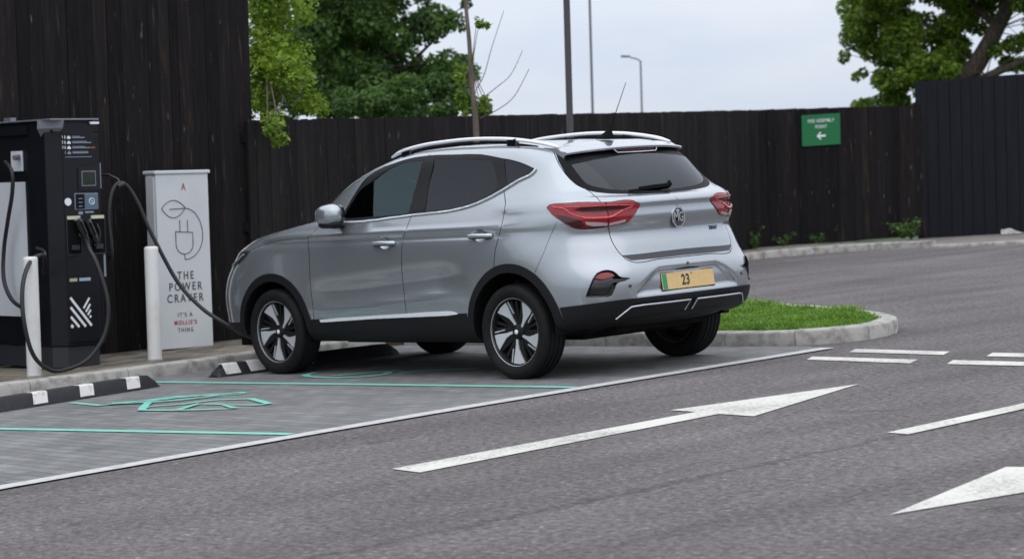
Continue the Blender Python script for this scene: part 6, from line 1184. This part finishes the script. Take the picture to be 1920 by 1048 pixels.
# leaning sapling with bare arching shoots
b3=onray(893,600,23.2); b3.z=.0; b3=groundpt(893,250,23.2); b3.z=0
cl3=clumps_px([(885,915,25,50,23.1,23.3,4,.03,.06),(880,905,105,120,23.1,23.3,2,.02,.04),(895,918,185,216,23.1,23.3,5,.03,.055),(855,880,120,160,23.1,23.4,4,.04,.07),(860,880,170,215,23.1,23.4,5,.04,.07)],rnd)
lb=[([b3,P3(893,250,23.2),P3(886,170,23.2),P3(880,80,23.2),P3(872,-10,23.2),P3(868,-120,23.2)],.034,.014),
 ([P3(900,222,23.2),P3(935,205,23.2),P3(965,180,23.2),P3(992,130,23.2)],.0055,.003),([P3(898,190,23.2),P3(930,165,23.2),P3(958,140,23.2),P3(980,95,23.2)],.005,.0025),([P3(892,170,23.2),P3(908,140,23.2),P3(922,90,23.2),P3(945,20,23.2)],.005,.0025)]
lb+=[([P3(884,130,23.2),Vector(c[:3])],.006,.002) for c in cl3[::2]]
tree('sapling','thin leaning sapling with bare arching shoots in front of the dark tree','sapling',b3,lb,cl3,420,.030,lm_m,6,barkl)
# right tree
b4=onray(1780,420,44); b4.z=0
cl4=clumps_px([(1610,1900,-60,130,42.5,46,26,.22,.40),(1640,1745,130,200,42,45,14,.14,.30),(1600,1760,-60,60,42,46,26,.18,.42),(1760,1960,-80,20,42,46,22,.22,.5),(1595,1740,60,120,42,45.5,16,.14,.34),(1640,1800,100,195,42,45,20,.12,.30),(1750,1830,40,130,43,46,10,.12,.26),(1880,1960,20,120,43,46,10,.14,.3),(1580,1625,90,150,43,44,5,.05,.12),(1575,1720,180,210,42.5,44,12,.07,.14),(1600,1960,-220,-60,42,47,26,.4,.7),(1860,1930,85,135,43,44,6,.08,.16),(1960,2100,-100,130,42,46,20,.3,.5)],rnd)
lb=[([b4,P3(1790,300,44),P3(1800,170,43.6),P3(1832,120,43.4),P3(1868,55,43.4),P3(1905,-30,43.6),P3(1920,-160,44)],.24,.10),([P3(1805,170,43.6),P3(1860,140,43),P3(1920,115,43)],.10,.05),([P3(1835,118,43.4),P3(1760,60,43.8),P3(1680,20,44)],.06,.015),([P3(1800,180,43.6),P3(1720,150,43.4),P3(1640,110,43)],.05,.012),([P3(1870,55,43.4),P3(1800,-20,44),P3(1740,-90,44)],.07,.02)]
for c in cl4[::3]:
    src=min((P3(1860,60,43.5),P3(1760,60,43.8),P3(1690,22,44),P3(1720,150,43.4),P3(1800,-20,44),P3(1850,140,43)),key=lambda q:(q-Vector(c[:3])).length); lb.append(([src,(src+Vector(c[:3]))/2+Vector((0,0,.05)),Vector(c[:3])],.012,.004))
tree('leaning_tree','broad green tree with a thick leaning limb behind the right-hand fence','tree',b4,lb,cl4,110000,.052,lm_m,8)
# debris by the right fence
mb=MB(); base=Vector((8.9,-17.75,.055)); rr_=random.Random(4); q=[]
for i in range(9):
    for j in range(4): q.append((i*.11+rr_.uniform(-.02,.02),j*.07,.02+.05*math.sin(i*.9+j)+.02*rr_.random() if 0<j<3 else .0))
mb.add(q,[(i*4+j,i*4+j+1,(i+1)*4+j+1,(i+1)*4+j) for i in range(8) for j in range(3)])
o=mb.build('rubble_sheet',kerbm,None,smooth=30); o.location=base; o.rotation_euler=(0,0,math.radians(208)); tag(o,'crumpled pale sheet lying at the foot of the right-hand fence','debris')
